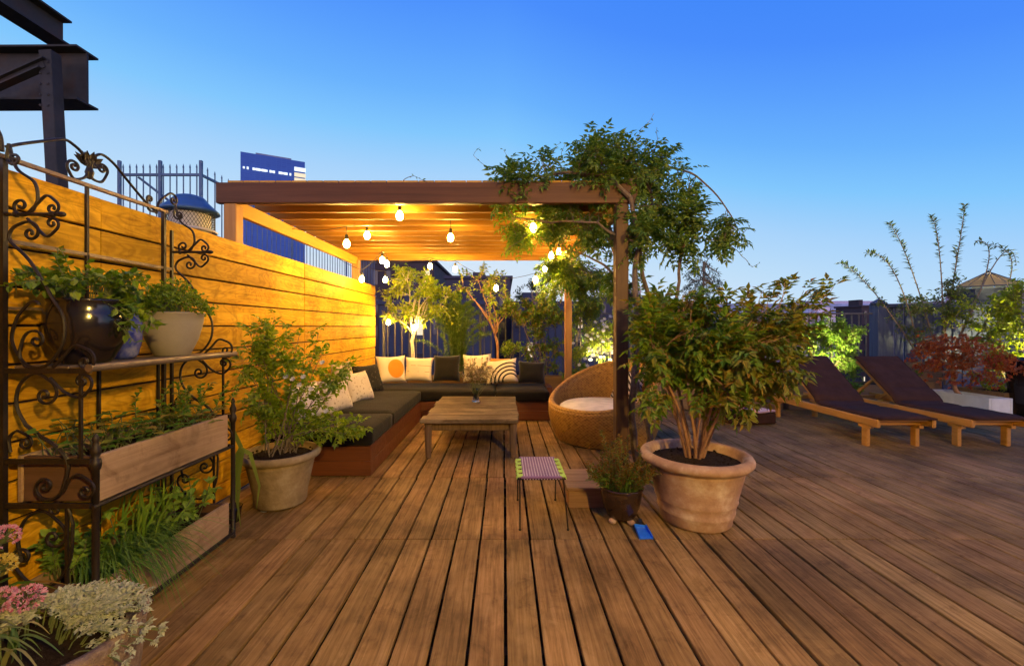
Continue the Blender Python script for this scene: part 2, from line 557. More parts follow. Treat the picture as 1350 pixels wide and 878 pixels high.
# ------------------------------------------------------------------ plant tools
def rv(k=1.0):
    return V(rng.uniform(-1, 1), rng.uniform(-1, 1), rng.uniform(-1, 1)) * k

def curve(a, b, sag=0.0, wob=0.0, n=7):
    """bent path from a to b: rises first (sag<0) or hangs (sag>0)"""
    a, b = Vector(a), Vector(b)
    L = (b - a).length
    w1, w2 = rv(wob * L), rv(wob * L)
    pts = []
    for i in range(n):
        t = i / (n - 1)
        q = a.lerp(b, t)
        q.z -= sag * L * 4 * t * (1 - t)
        q += w1 * math.sin(PI * t) + w2 * math.sin(2 * PI * t) * .5
        pts.append(q)
    return pts

def arch(a, b, rise, n=8):
    """stem that leaves a upwards and bends over to b"""
    a, b = Vector(a), Vector(b)
    c = V(a.x * .75 + b.x * .25, a.y * .75 + b.y * .25, max(a.z, b.z) + rise)
    return [(a * (1 - t) ** 2 + c * (2 * t * (1 - t)) + b * t * t) for t in [i / (n - 1) for i in range(n)]]

def tap(r0, r1, n):
    return [r0 + (r1 - r0) * i / (n - 1) for i in range(n)]

def leaves_on(mb, pts, per, L, W, start=.25, spread=.9, droop=.3, big=False, up=.3):
    """simple leaves along a twig"""
    n = len(pts)
    tot = sum((pts[i + 1] - pts[i]).length for i in range(n - 1))
    cnt = max(2, int(tot * per))
    for k in range(cnt):
        t = start + (1 - start) * (k + rng.random()) / cnt
        t = min(.999, t) * (n - 1)
        i = int(t)
        p = pts[i].lerp(pts[i + 1], t - i)
        d = (pts[i + 1] - pts[i]).normalized()
        o = d.orthogonal()
        o.rotate(Matrix.Rotation(rng.uniform(0, 2 * PI), 3, d))
        dd = (d * .55 + o * spread + V(0, 0, up)).normalized()
        q = rng.uniform(.65, 1.15)
        mb.leaf(p, dd, (V(0, 0, 1) + rv(.55)).normalized(), L * q, W * q, droop * rng.uniform(.3, 1.5), big)

def pinnate(mb, p, d, pairs, L, lf, lw, droop=.5, big=False):
    """compound leaf: leaflets in pairs on a drooping rachis of length L, with an end leaflet"""
    d = d.normalized()
    side = d.cross(V(0, 0, 1))
    if side.length < 1e-4:
        side = V(1, 0, 0)
    side.normalize()
    side = (side + rv(.25)).normalized()
    q = p.copy()
    st = L / (pairs + 1)
    dd = d.copy()
    for k in range(pairs):
        dd = (dd + V(0, 0, -droop / (pairs + 1))).normalized()
        q = q + dd * st
        n = side.cross(dd)
        z = 1 - .35 * abs(k / max(1, pairs - 1) - .45)
        for sg in (-1, 1):
            mb.leaf(q, (dd * .55 + side * sg + rv(.18)).normalized(), (n + rv(.25)).normalized(), lf * z * rng.uniform(.85, 1.15), lw * z, rng.uniform(.1, .5), big)
    mb.leaf(q, dd, side.cross(dd), lf * 1.1, lw, .2, big)
    return q

def in_lobes(lobes, flat=1.0):
    """random point inside a set of ellipsoids (centre, (rx, ry, rz))"""
    w = [r[0] * r[1] * r[2] for c, r in lobes]
    c, r = rng.choices(lobes, w)[0]
    while True:
        q = rv()
        if q.length <= 1:
            break
    q = q * (q.length ** -.25 if q.length > 1e-3 else 1)     # push outward: crowns are leafier at the outside
    return V(c[0] + q.x * r[0], c[1] + q.y * r[1], c[2] + q.z * r[2] * flat)

def clumped(lobes, n, k=9, s=.35):
    """n points gathered in clumps inside the lobes: crowns with gaps between their sprays"""
    cs = [in_lobes(lobes) for _ in range(max(3, n // k))]
    r = min(min(l[1]) for l in lobes)
    m = sum(sum(l[1]) / 3 for l in lobes) / len(lobes)
    out = []
    for i in range(n):
        c = cs[i % len(cs)]
        q = V(rng.gauss(0, 1), rng.gauss(0, 1), rng.gauss(0, .8)) * (m * s * .55)
        out.append(c + q)
    return out

def crown_pinnate(mbS, mbL, nodes_, lobes, n, twig, per, pairs, L, lf, lw, droop=.6, r=.003, big=False, back=.14, stems=True):
    """twigs run from the nearest stem node to points in the lobes and end in compound leaves"""
    for p in clumped(lobes, n):
        a = min(nodes_, key=lambda q: (q - p).length + rng.uniform(0, .12))
        d = (p - a)
        if stems:
            s = a if d.length < twig else p - d.normalized() * twig
            mbS.tube(curve(s, p, -.05, .06, 5), tap(r, r * .4, 5), 4, False)
        for k in range(per):
            dd = (d.normalized() * .6 + rv(1.0) + V(0, 0, .15)).normalized()
            q = p - d.normalized() * rng.uniform(0, back)
            pinnate(mbL, q, dd, rng.choice(pairs), L * rng.uniform(.7, 1.15), lf * rng.uniform(.8, 1.15), lw * rng.uniform(.8, 1.15), droop * rng.uniform(.4, 1.4), big)

def crown_simple(mbS, mbL, nodes_, lobes, n, twig, per, L, W, r=.003, big=False, up=.2, droop=.3, spread=.9, stems=True, clump=True):
    for p in (clumped(lobes, n) if clump else [in_lobes(lobes) for _ in range(n)]):
        a = min(nodes_, key=lambda q: (q - p).length + rng.uniform(0, .12))
        d = p - a
        s = a if d.length < twig else p - d.normalized() * twig
        c = curve(s, p, -.06, .08, 5)
        if stems:
            mbS.tube(c, tap(r, r * .35, 5), 4, False)
        leaves_on(mbL, c, per, L, W, .15, spread, droop, big, up)

def lob(px, py, Y, rpx, rpz=None, ry=None):
    """ellipsoid whose centre stands at depth Y; radii given in photo pixels at that depth"""
    k = Y / FOC
    rpz = rpz or rpx
    c = P(px, py, Y)
    return (c, (rpx * k, ry or (rpx + rpz) * .5 * k, rpz * k))

def soil_disc(cx, cy, z, r, n=28):
    mb = MB()
    o = [(0, .012 * r / .2)]
    mb.lathe([(r, 0), (r * .7, .008), (r * .35, .016), (0, .02)], (cx, cy, z), n, .05, rng.random() * 9)
    for _ in range(int(90 * r / .2)):
        a, q = rng.uniform(0, 2 * PI), r * math.sqrt(rng.random()) * .95
        mb.ball((cx + q * math.cos(a), cy + q * math.sin(a), z + .012), rng.uniform(.004, .011), 1, 1, .7, 5, 3)
    return mb

# ------------------------------------------------------------------ camera, sky, light
cam_d = bpy.data.cameras.new('camera')
cam = bpy.data.objects.new('camera', cam_d)
col.objects.link(cam)
cam.location = (0, 0, CAMH)
cam.rotation_euler = (R(90), 0, 0)
cam_d.sensor_width = 36
cam_d.lens = FOC / 1350 * 36
cam_d.shift_x = (675 - CX) / 1350
cam_d.shift_y = -(439 - HY) / 1350
cam_d.clip_start = .02
cam_d.clip_end = 9000
scene.camera = cam

w = bpy.data.worlds.new('World')
scene.world = w
w.use_nodes = True
nt = w.node_tree
for n in list(nt.nodes):
    nt.nodes.remove(n)
wo = nt.nodes.new('ShaderNodeOutputWorld')
bg = nt.nodes.new('ShaderNodeBackground')
nt.links.new(bg.outputs[0], wo.inputs['Surface'])
tc = nt.nodes.new('ShaderNodeTexCoord')
sx = nt.nodes.new('ShaderNodeSeparateXYZ')
nt.links.new(tc.outputs['Generated'], sx.inputs[0])
def lin(r, g, b):
    f = lambda u: (u / 12.92 if u <= .04045 else ((u + .055) / 1.055) ** 2.4)
    return (f(r / 255), f(g / 255), f(b / 255))
SKY = [(0.0, lin(205, 206, 228)), (.05, lin(220, 229, 243)), (.15, lin(212, 230, 247)), (.25, lin(190, 222, 249)), (.33, lin(168, 211, 251)),
       (.41, lin(130, 199, 253)), (.48, lin(106, 178, 253)), (.55, lin(90, 160, 253)), (.62, lin(74, 142, 252)), (.75, lin(55, 128, 246)), (1.0, lin(40, 100, 215))]
sr = ramp(nt, SKY)
# the dusk sky is deeper towards the east (right of the photograph): there each tone lies lower
ea = N(nt, 'ShaderNodeMath', operation='MAXIMUM')
ea.inputs[1].default_value = 0
nt.links.new(sx.outputs['X'], ea.inputs[0])
eb = N(nt, 'ShaderNodeMath', operation='MULTIPLY_ADD')
eb.inputs[1].default_value = .28
nt.links.new(ea.outputs[0], eb.inputs[0])
nt.links.new(sx.outputs['Z'], eb.inputs[2])
nt.links.new(eb.outputs[0], sr.inputs['Fac'])
sky = N(nt, 'ShaderNodeTexSky', sky_type='NISHITA')
sky.sun_disc = False
sky.sun_elevation = R(0.5)
sky.sun_rotation = R(-40)
sky.ozone_density = 3.0
sk2 = N(nt, 'ShaderNodeMix', data_type='RGBA', blend_type='ADD')
sk2.inputs[0].default_value = .006
nt.links.new(sr.outputs[0], sk2.inputs[6])
nt.links.new(sky.outputs[0], sk2.inputs[7])
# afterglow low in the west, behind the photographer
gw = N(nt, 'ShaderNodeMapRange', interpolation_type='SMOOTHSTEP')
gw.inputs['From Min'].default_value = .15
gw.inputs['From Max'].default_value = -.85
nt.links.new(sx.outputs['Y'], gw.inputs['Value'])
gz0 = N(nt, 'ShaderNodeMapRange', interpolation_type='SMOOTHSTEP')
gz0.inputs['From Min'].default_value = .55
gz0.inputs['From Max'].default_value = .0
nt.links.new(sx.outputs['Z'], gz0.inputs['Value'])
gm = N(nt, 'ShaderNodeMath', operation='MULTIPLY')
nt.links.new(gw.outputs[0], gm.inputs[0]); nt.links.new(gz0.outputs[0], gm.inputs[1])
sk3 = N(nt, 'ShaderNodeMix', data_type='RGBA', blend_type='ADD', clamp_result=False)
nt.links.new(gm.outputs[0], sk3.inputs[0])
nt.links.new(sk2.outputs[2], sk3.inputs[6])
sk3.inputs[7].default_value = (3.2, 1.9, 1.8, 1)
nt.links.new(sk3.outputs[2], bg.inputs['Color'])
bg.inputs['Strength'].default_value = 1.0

sun_d = bpy.data.lights.new('sun', 'SUN')
sun_d.energy = .05
sun_d.angle = R(15)
sun_d.color = (1, .62, .5)
sun = bpy.data.objects.new('sun', sun_d)
col.objects.link(sun)
sun.rotation_euler = (R(86), 0, R(140))

vs = scene.view_settings
vs.view_transform = 'Standard'
vs.look = 'None'
vs.exposure = 0
vs.gamma = 1
vs.use_curve_mapping = False
scene.render.engine = 'CYCLES'
cy = scene.cycles
cy.use_denoising = True
try:
    cy.denoiser = 'OPENIMAGEDENOISE'
except Exception:
    pass
cy.max_bounces = 7
cy.diffuse_bounces = 4
cy.glossy_bounces = 3
cy.transmission_bounces = 5
cy.transparent_max_bounces = 8
cy.caustics_reflective = False
cy.caustics_refractive = False
cy.sample_clamp_indirect = 6
cy.use_light_tree = True
cy.use_adaptive_sampling = True
cy.adaptive_threshold = .01

# ------------------------------------------------------------------ setting
mb = MB()
ground_m = mottled('city_ground', (.03, .032, .045), (.06, .06, .075), .02, .9)
mb.box(-4000, 4000, -800, 7000, -40.5, -40)
struct('ground', mb, ground_m)

# the deck: panels 1.05 m deep of boards 0.15 m apart, with open black gaps
mb = MB()
joints = [-4.78 + 1.05 * i for i in range(12)]
for j in range(len(joints) - 1):
    y0, y1 = joints[j] + .002, joints[j + 1] - .002
    if y0 > 7.1:
        break
    sh = rng.uniform(-.006, .006)
    for i in range(-15, 58):
        x = i * .15 + sh + rng.uniform(-.0025, .0025)
        if x < -2.12 or x > 8.2:
            continue
        z = rng.uniform(-.0025, .0)
        tl = rng.uniform(-.004, .004)
        rot = Matrix.Rotation(tl, 3, 'Y')
        mb.obox(V(x + .0755, (y0 + y1) / 2, z - .0125), V(.1370 + rng.uniform(-.003, .002), y1 - y0, .025), rot, .003)
deck = struct('deck', mb, M['deck'])
mb = MB()
for y in [joints[0] + .18 + .35 * i for i in range(36)]:
    mb.box(-2.12, 8.3, y, y + .045, -.10, -.032)
struct('deck_joists', mb, mottled('joist_wood', (.02, .013, .01), (.04, .026, .018), 10, .9))
mb = MB()
mb.box(-3.6, 8.6, -6, 7.35, -.30, -.16)
struct('roof_slab', mb, mottled('roof_felt', (.008, .008, .009), (.016, .015, .015), 8, .95))
mb = MB()
mb.box(-3.6, 8.6, -6, 7.35, -40, -.30)
bm_ = mb.build('terrace_building', mottled('own_brick', (.12, .06, .045), (.19, .10, .075), 3, .9))
tag(bm_, 'brick apartment building under the roof terrace', 'building')

# ------------------------------------------------------------------ wooden fence on the left
FX = -2.05
fen = thing('wooden_fence', 'tall cedar fence of wide horizontal boards lit warm orange along the left side', 'fence', (FX, 2, 0))
mb = MB()
zt = 1.93
z = zt
segs = [-2.4, .2, 2.16, 4.36, 6.75]
k = 0
while z > .06:
    for a, b in zip(segs, segs[1:]):
        t = rng.uniform(-.002, .002)
        mb.box(FX - .024, FX + t, a + .0015, b - .0015, max(.03, z - .1515), z, .003)
    z -= .1625
mb.build('board_panel', M['fence'], fen)
q = MB()
q.box(FX - .034, FX - .027, segs[0], segs[-1], .03, zt - .012)  # added sheet that keeps sky out of the board gaps so they stay dark
q.build('added_gap_sheet', mottled('gap_sheet_dark', (.02, .012, .007), (.035, .02, .012), 5, .9), fen)
for y in segs + [3.2, 5.5]:
    q = MB()
    q.box(FX - .125, FX - .036, y - .045, y + .045, 0, 1.90, .004)
    q.build('post', M['post'], fen)
# ------------------------------------------------------------------ pergola
per_ = thing('pergola', 'cedar pergola with close crosswise rafters and dark front beam over the lounge', 'pergola', (-.6, 4.9, 0))
PX0, PX1, PY0, PY1 = -2.20, .945, 3.45, 6.30
ZB = 2.27
for x in (PX0, PX1):
    for y in (PY0, PY1):
        q = MB()
        q.box(x - .05, x + .05, y - .05, y + .05, 0.0, ZB - .001, .006)
        o = q.build('post', M['shaded_post'] if (x > 0 and y < 4) else M['post'], per_)
for y, x0, x1, lab in ((PY0 - .03, PX0 - .11, PX1 + .12, 'front beam stained dark brown, with the shade of its front face in the colour'), (PY1 + .03, PX0 - .11, PX1 + .12, None)):
    q = MB()
    q.box(x0, x1, y - .025, y + .025, ZB, ZB + .165, .005)
    o = q.build('beam', M['beam'] if lab else M['cedarX'], per_)
    if lab: o['label'] = lab
for x in (PX0, PX1):
    q = MB()
    q.box(x - .025, x + .025, PY0 - .002, PY1 + .002, ZB - .075, ZB + .045, .005)
    q.build('side_beam', M['cedarY'], per_)
y = PY0 + .16
i = 0
while y < PY1 - .05:
    q = MB()
    q.box(PX0 - .06, PX1 + .07, y - .02, y + .02, ZB + .047, ZB + .185, .004)
    q.build('rafter', M['cedarX'], per_)
    y += .25
# roof boards laid on the rafters
q = MB()
x = PX0 - .06
while x < PX1 + .0:
    q.box(x, x + .125, PY0 + .02, PY1 - .02, ZB + .187, ZB + .205, .002)
    x += .13
q.build('roof_boards', M['cedarY'], per_)
# corner brace on the right front post
q = MB()
q.bar(V(PX1, PY0 + .055, ZB - .42), V(PX1, PY0 + .45, ZB - .078), .05, .05)
q.build('brace', M['cedarY'], per_)

# ------------------------------------------------------------------ string lights
def strand(label, pts, bulbs, loc):
    t = thing('string_light', label, 'string lights', loc, 'warm string lights in the pergola')
    c = MB()
    allp = []
    for a, b in zip(pts, pts[1:]):
        seg = curve(a, b, .05, 0, 8)
        allp += seg[:-1]
    allp.append(Vector(pts[-1]))
    c.tube(allp, .0035, 5)
    for b in bulbs:
        n = min(allp, key=lambda q: (q - b).length)
        c.tube([n, V((n.x + b.x) / 2, (n.y + b.y) / 2, max(n.z, b.z + .1) - .01), b + V(0, 0, .075)], .003, 4)
    c.build('cord', M['cord'], t)
    for b in bulbs:
        s = MB().lathe([(0, .082), (.010, .08), (.016, .072), (.016, .034), (.012, .03), (0, .03)], b, 12)
        so = s.build('socket', M['cord'], t, smooth=False)
        g = MB().lathe([(0, -.054), (.014, -.0515), (.026, -.040), (.0325, -.020), (.030, .002), (.020, .020), (.012, .0302)], b, 12)
        g.build('bulb', M['bulb'], t, smooth=True)
    return t

B = lambda px, py, Y: P(px, py, Y)
# front strand, hung under the rafters near the front beam
bl = [B(457, 320, 4.2), B(484, 309, 4.6), B(527, 283, 3.75), B(594, 312, 4.3), B(703, 299, 4.0)]
cp = [V(-2.1, 4.2, 2.25)] + [b + V(0, 0, .16) for b in bl[:2]] + [b + V(0, 0, .2) for b in bl[2:]] + [V(.86, 4.2, 2.18)]
strand('string of five warm bulbs hung under the rafters nearest the dark front beam', cp, bl, (-.5, 4.2, 2.2))
bl = [B(477, 367, 5.6), B(504, 342, 5.3), B(510, 347, 5.6), B(508, 368, 6.0)]
strand('short string of warm bulbs looped round the rear left pergola post', [V(-2.15, 5.4, 2.18)] + [b + V(0, 0, .11) for b in bl] + [V(-2.1, 6.2, 2.2)], bl, (-2.0, 5.6, 2.1))
bl = [B(567, 350, 6.05), B(600, 354, 6.15), B(654, 379, 6.2)]
strand('string of warm bulbs sagging along the rear pergola beam above the small tree', [V(-2.1, 6.24, 2.26)] + [b + V(0, 0, .11) for b in bl] + [V(.86, 6.24, 2.22)], bl, (-.6, 6.2, 2.2))
bl = [B(737, 331, 4.9), B(727, 336, 5.1), B(719, 353, 5.5), B(706, 368, 5.8)]
strand('string of warm bulbs along the right pergola beam among vine leaves', [V(.88, 4.3, 2.24)] + [b + V(0, 0, .12) for b in bl] + [V(.88, 6.2, 2.2)], bl, (.85, 5.2, 2.1))
bl = [B(512, 424, 6.72), B(546, 431, 6.62)]
strand('low string with two warm bulbs in front of the back railing', [V(-2.0, 6.8, 1.72), bl[0] + V(0, 0, .1), bl[1] + V(0, 0, .12), V(-.9, 6.8, 1.55)], bl, (-1.6, 6.7, 1.3))

# ------------------------------------------------------------------ house wall behind the camera and one added lantern for the unseen foreground light
q = MB()
q.box(-3.2, 8.2, -1.75, -1.45, -.15, 3.4)
hw = q.build('house_wall', mottled('painted_brick', (.20, .17, .15), (.28, .24, .21), 5, .9))
tag(hw, 'painted bulkhead wall of the house behind the terrace', 'wall')
def lantern(x, z, lab):
    t = thing('added_lantern', lab, 'lantern', (x, -1.45, z))
    q = MB()
    q.box(x - .06, x + .06, -1.448, -1.42, z - .12, z + .12, .004)
    q.bar(V(x, -1.425, z + .08), V(x, -1.31, z + .14), .02, .02)
    q.build('bracket', M['cord'], t)
    q = MB()
    q.lathe([(0, .14), (.03, .13), (.085, .09), (.085, .085), (0, .085)], (x, -1.30, z), 6)
    q.lathe([(.05, -.12), (.055, -.10), (0, -.10)], (x, -1.30, z), 6)
    q.build('cap', M['cord'], t)
    q = MB()
    q.lathe([(.05, -.098), (.075, .083)], (x, -1.30, z), 12)
    q.build('glass', M['added_lantern_glow'], t)
lantern(1.7, 2.5, 'added wall lantern behind the terrace, standing in for the unseen foreground light')

# ------------------------------------------------------------------ L-shaped bench
BF = -1.14
ben = thing('corner_bench', 'low L-shaped built-in bench of red-brown boards around the table', 'bench', (-1.6, 5, 0))
q = MB()
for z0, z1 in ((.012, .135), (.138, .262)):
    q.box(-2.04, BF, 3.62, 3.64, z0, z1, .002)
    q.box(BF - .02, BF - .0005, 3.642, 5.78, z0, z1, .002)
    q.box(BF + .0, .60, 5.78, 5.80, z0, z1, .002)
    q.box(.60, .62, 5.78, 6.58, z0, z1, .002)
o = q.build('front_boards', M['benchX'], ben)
q = MB()
q.box(-2.04, BF - .022, 3.642, 6.56, .20, .255)
q.box(BF - .02, .598, 5.802, 6.56, .20, .255)
q.build('seat_deck', M['benchY'], ben)
q = MB()
q.box(-2.03, .62, 6.585, 6.612, .012, .40, .003)
q.box(.622, .70, 6.2, 6.612, .012, .40, .003)
q.build('back_board', M['benchX'], ben)

def cushion(x0, x1, y0, y1, z0, z1, lab, mat, name='seat_cushion', cat='cushion', group='charcoal bench cushions', n=14, crown=.012):
    """box cushion with soft edges and a slightly domed, uneven top"""
    q = MB()
    nx = max(6, int((x1 - x0) / .06)); ny = max(6, int((y1 - y0) / .06))
    sd = rng.random() * 20
    r = .03
    def edge(u): return min(1.0, u)
    top, bot = {}, {}
    for i in range(nx + 1):
        for j in range(ny + 1):
            x = x0 + (x1 - x0) * i / nx; y = y0 + (y1 - y0) * j / ny
            dx = min(x - x0, x1 - x); dy = min(y - y0, y1 - y)
            d = min(dx, dy)
            h = crown * (1 - math.exp(-d / .06)) + .007 * noise.noise(V(x * 3 + sd, y * 3, 0)) - (.012 if d < 1e-6 else 0)
            top[i, j] = len(q.v); q.v.append((x, y, z1 + h))
            bot[i, j] = len(q.v); q.v.append((x, y, z0 + (.012 if d < 1e-6 else 0)))
    for i in range(nx):
        for j in range(ny):
            q.f.append((top[i, j], top[i + 1, j], top[i + 1, j + 1], top[i, j + 1]))
            q.f.append((bot[i, j], bot[i, j + 1], bot[i + 1, j + 1], bot[i + 1, j]))
    ring = [(i, 0) for i in range(nx)] + [(nx, j) for j in range(ny)] + [(i, ny) for i in range(nx, 0, -1)] + [(0, j) for j in range(ny, 0, -1)]
    mid1, mid2 = [], []
    cx, cy = (x0 + x1) / 2, (y0 + y1) / 2
    for (i, j) in ring:
        t = Vector(q.v[top[i, j]])
        ox = (-1 if i == 0 else 1 if i == nx else 0); oy = (-1 if j == 0 else 1 if j == ny else 0)
        mid1.append(len(q.v)); q.v.append((t.x + ox * .010, t.y + oy * .010, z1 - .022))
        mid2.append(len(q.v)); q.v.append((t.x + ox * .010, t.y + oy * .010, z0 + .03))
    m = len(ring)
    for k in range(m):
        a, b = ring[k], ring[(k + 1) % m]
        k2 = (k + 1) % m
        q.f.append((top[a], mid1[k], mid1[k2], top[b]))
        q.f.append((mid1[k], mid2[k], mid2[k2], mid1[k2]))
        q.f.append((mid2[k], bot[a], bot[b], mid2[k2]))
    o = q.build(name, mat, smooth=True)
    return tag(o, lab, cat, group)

CZ = .263
cushion(-2.02, BF - .0, 3.61, 4.28, CZ, .415, 'charcoal seat cushion at the near end of the left bench, half under rose leaves', M['dark_cushion'])
cushion(-2.02, BF - .0, 4.305, 5.74, CZ, .418, 'long charcoal seat cushion on the left bench below the two speckled pillows', M['dark_cushion'])
cushion(-2.02, -.66 + .52, 5.77, 6.55, CZ, .415, 'long charcoal seat cushion on the rear bench behind the coffee table', M['dark_cushion'])
cushion(-.11, .60, 5.755, 6.55, CZ, .412, 'charcoal seat cushion at the right end of the rear bench', M['dark_cushion'])

# ------------------------------------------------------------------ pillows
def pillow(lab, mat, c, w, h, t, rot, name='throw_pillow', group='throw pillows on the bench'):
    """square stuffed pillow in its own XZ plane, pulled-out corners; rot = (rx, ry, rz) in degrees"""
    q = MB()
    n = 14
    ids = {}
    sd = rng.random() * 30
    for sgn in (-1, 1):
        for i in range(n + 1):
            for j in range(n + 1):
                u, v = i / n * 2 - 1, j / n * 2 - 1
                rim = i in (0, n) or j in (0, n)
                if rim and sgn == 1:
                    continue
                x = u * w / 2 * (1 - .10 * (1 - v * v) * abs(u))
                z = v * h / 2 * (1 - .10 * (1 - u * u) * abs(v))
                th = t / 2 * ((1 - u ** 4) * (1 - v ** 4)) ** .55
                th *= 1 + .14 * noise.noise(V(u * 1.6 + sd, v * 1.6, sgn))
                ids[sgn, i, j] = len(q.v)
                q.v.append((x, sgn * th, z))
                if rim:
                    ids[1, i, j] = ids[-1, i, j]
    for sgn in (-1, 1):
        for i in range(n):
            for j in range(n):
                f = (ids[sgn, i, j], ids[sgn, i + 1, j], ids[sgn, i + 1, j + 1], ids[sgn, i, j + 1])
                q.f.append(f if sgn == -1 else f[::-1])
    o = q.build(name, mat, smooth=True)
    o.location = c
    o.rotation_euler = [R(a) for a in rot]
    return tag(o, lab, 'pillow', group)

def pattern(name, base, ink, kind):
    m, nt, out = nodes(name)
    b = bsdf(nt, out, .9, 0, .2)
    tc = N(nt, 'ShaderNodeTexCoord')
    sp = N(nt, 'ShaderNodeSeparateXYZ')
    nt.links.new(tc.outputs['Object'], sp.inputs[0])
    def math_(op, a, bb=None, cc=None):
        n = N(nt, 'ShaderNodeMath', operation=op)
        for i, s in enumerate((a, bb, cc)):
            if s is None: continue
            if isinstance(s, (int, float)): n.inputs[i].default_value = s
            else: nt.links.new(s, n.inputs[i])
        return n.outputs[0]
    X, Z = sp.outputs['X'], sp.outputs['Z']
    if kind == 'disc':
        d = math_('SQRT', math_('ADD', math_('POWER', math_('SUBTRACT', X, .055), 2), math_('POWER', math_('MULTIPLY', math_('SUBTRACT', Z, .0), .85), 2)))
        f = math_('LESS_THAN', d, .118)
    elif kind == 'arcs':
        d = math_('SQRT', math_('ADD', math_('POWER', math_('SUBTRACT', X, .13), 2), math_('POWER', math_('ADD', Z, .19), 2)))
        f1 = math_('LESS_THAN', math_('FRACT', math_('MULTIPLY', d, 18.0)), .42)
        f = math_('MULTIPLY', math_('MULTIPLY', f1, math_('GREATER_THAN', d, .10)), math_('LESS_THAN', d, .305))
    elif kind == 'lines':
        f = math_('LESS_THAN', math_('ABSOLUTE', math_('SUBTRACT', math_('ABSOLUTE', X), .085)), .0035)
    elif kind == 'dashes':
        n1 = N(nt, 'ShaderNodeTexNoise', i_Scale=16.0, i_Detail=1)
        nt.links.new(tc.outputs['Object'], n1.inputs['Vector'])
        f = math_('MULTIPLY', math_('LESS_THAN', math_('ABSOLUTE', math_('SUBTRACT', math_('ABSOLUTE', Z), .045)), .0035), math_('GREATER_THAN', n1.outputs['Fac'], .5))
    elif kind == 'specks':
        v = N(nt, 'ShaderNodeTexNoise', i_Scale=34.0, i_Detail=3)
        nt.links.new(tc.outputs['Object'], v.inputs['Vector'])
        f = math_('GREATER_THAN', v.outputs['Fac'], .62)
    elif kind == 'stripes':
        f = math_('LESS_THAN', math_('FRACT', math_('MULTIPLY', math_('ADD', X, Z), 17.0)), .5)
    mx = N(nt, 'ShaderNodeMix', data_type='RGBA')
    nt.links.new(f, mx.inputs[0])
    mx.inputs[6].default_value = (*base, 1)
    mx.inputs[7].default_value = (*ink, 1)
    nt.links.new(mx.outputs[2], b.inputs['Base Color'])
    n2 = N(nt, 'ShaderNodeTexNoise', i_Scale=60.0, i_Detail=4)
    nt.links.new(tc.outputs['Object'], n2.inputs['Vector'])
    bump(nt, b, n2.outputs['Fac'], .35, .006)
    return m
CREAM = (.62, .52, .40)
z0 = .425
pillow('cream pillow with a large orange disc in the corner of the bench', pattern('orange_disc_pillow', CREAM, (.60, .22, .02), 'disc'), P(516, 487, 6.2), .43, .41, .13, (-18, 0, 28))
pillow('plain cream pillow with faint dashed lines, standing right of the orange disc pillow', pattern('dash_pillow', CREAM, (.25, .18, .12), 'dashes'), P(552, 487, 6.3), .42, .37, .13, (-18, 2, 2))
pillow('square black pillow below the tall feathery plant', M['black_fabric'], P(589, 485.5, 6.32), .41, .40, .13, (-14, 0, 0))
pillow('cream pillow with two thin vertical lines, left of the arc pillow', pattern('line_pillow', CREAM, (.30, .22, .16), 'lines'), P(629, 485, 6.36), .43, .42, .13, (-16, -3, -4))
pillow('plain orange pillow peeking out behind the arc pillow', fabric('orange_fabric', (.55, .20, .025)), P(655, 487, 6.48), .38, .36, .10, (-12, 4, 0))
pillow('cream pillow with concentric black arcs', pattern('arc_pillow', CREAM, (.018, .016, .018), 'arcs'), P(661, 489.5, 6.18), .47, .36, .13, (-24, -7, -6))
pillow('black pillow at the right end of the rear bench', M['black_fabric'], P(701, 491, 6.26), .41, .34, .14, (-18, 3, 4))
SP = pattern('speckled_pillow', (.56, .48, .40), (.30, .24, .19), 'specks')
pillow('pale speckled pillow on the left bench nearest the rose bush', SP, V(-1.76, 4.42, .565), .40, .37, .14, (-22, 0, 70))
pillow('pale speckled pillow on the left bench beside the black corner pillow', SP, V(-1.72, 4.98, .575), .42, .38, .14, (-24, 0, 66))
pillow('plain beige pillow standing against the fence behind the speckled pair', fabric('beige_fabric', (.48, .36, .24)), V(-1.90, 5.0, .66), .44, .42, .12, (-8, 0, 84))
pillow('white pillow partly covered by rose leaves at the near end of the left bench', M['white_fabric'], V(-1.86, 3.98, .58), .42, .36, .13, (-18, 0, 76))
pillow('dark pillow with a faint grey leaf print between the left bench and the corner', pattern('dark_print_pillow', (.016, .015, .016), (.06, .05, .04), 'specks'), V(-1.80, 5.62, .585), .44, .42, .14, (-22, 0, 58))

# ------------------------------------------------------------------ coffee table
TX0, TX1, TY0, TY1, TZ = -.80, .14, 4.08, 5.46, .392
tab = thing('coffee_table', 'rustic weathered plank coffee table with four stout legs', 'table', (-.33, 4.77, 0))
q = MB()
y = TY0
for i in range(7):
    w_ = (TY1 - TY0) / 7
    jx = rng.uniform(-.012, .012)
    q.obox(V((TX0 + TX1) / 2 + jx, y + w_ / 2, TZ - .022 + rng.uniform(-.002, .002)), V(TX1 - TX0 + rng.uniform(-.01, .01), w_ - .006, .042), Matrix.Rotation(rng.uniform(-.006, .006), 3, 'X'), .006)
    y += w_
q.build('tabletop', M['grey_wood'], tab)
q = MB()
q.box(TX0 + .07, TX1 - .07, TY0 + .085, TY0 + .11, TZ - .125, TZ - .046, .003)
q.box(TX0 + .07, TX1 - .07, TY1 - .11, TY1 - .085, TZ - .125, TZ - .046, .003)
q.box(TX0 + .085, TX0 + .11, TY0 + .112, TY1 - .112, TZ - .125, TZ - .046, .003)
q.box(TX1 - .11, TX1 - .085, TY0 + .112, TY1 - .112, TZ - .125, TZ - .046, .003)
q.build('apron', M['grey_leg'], tab)
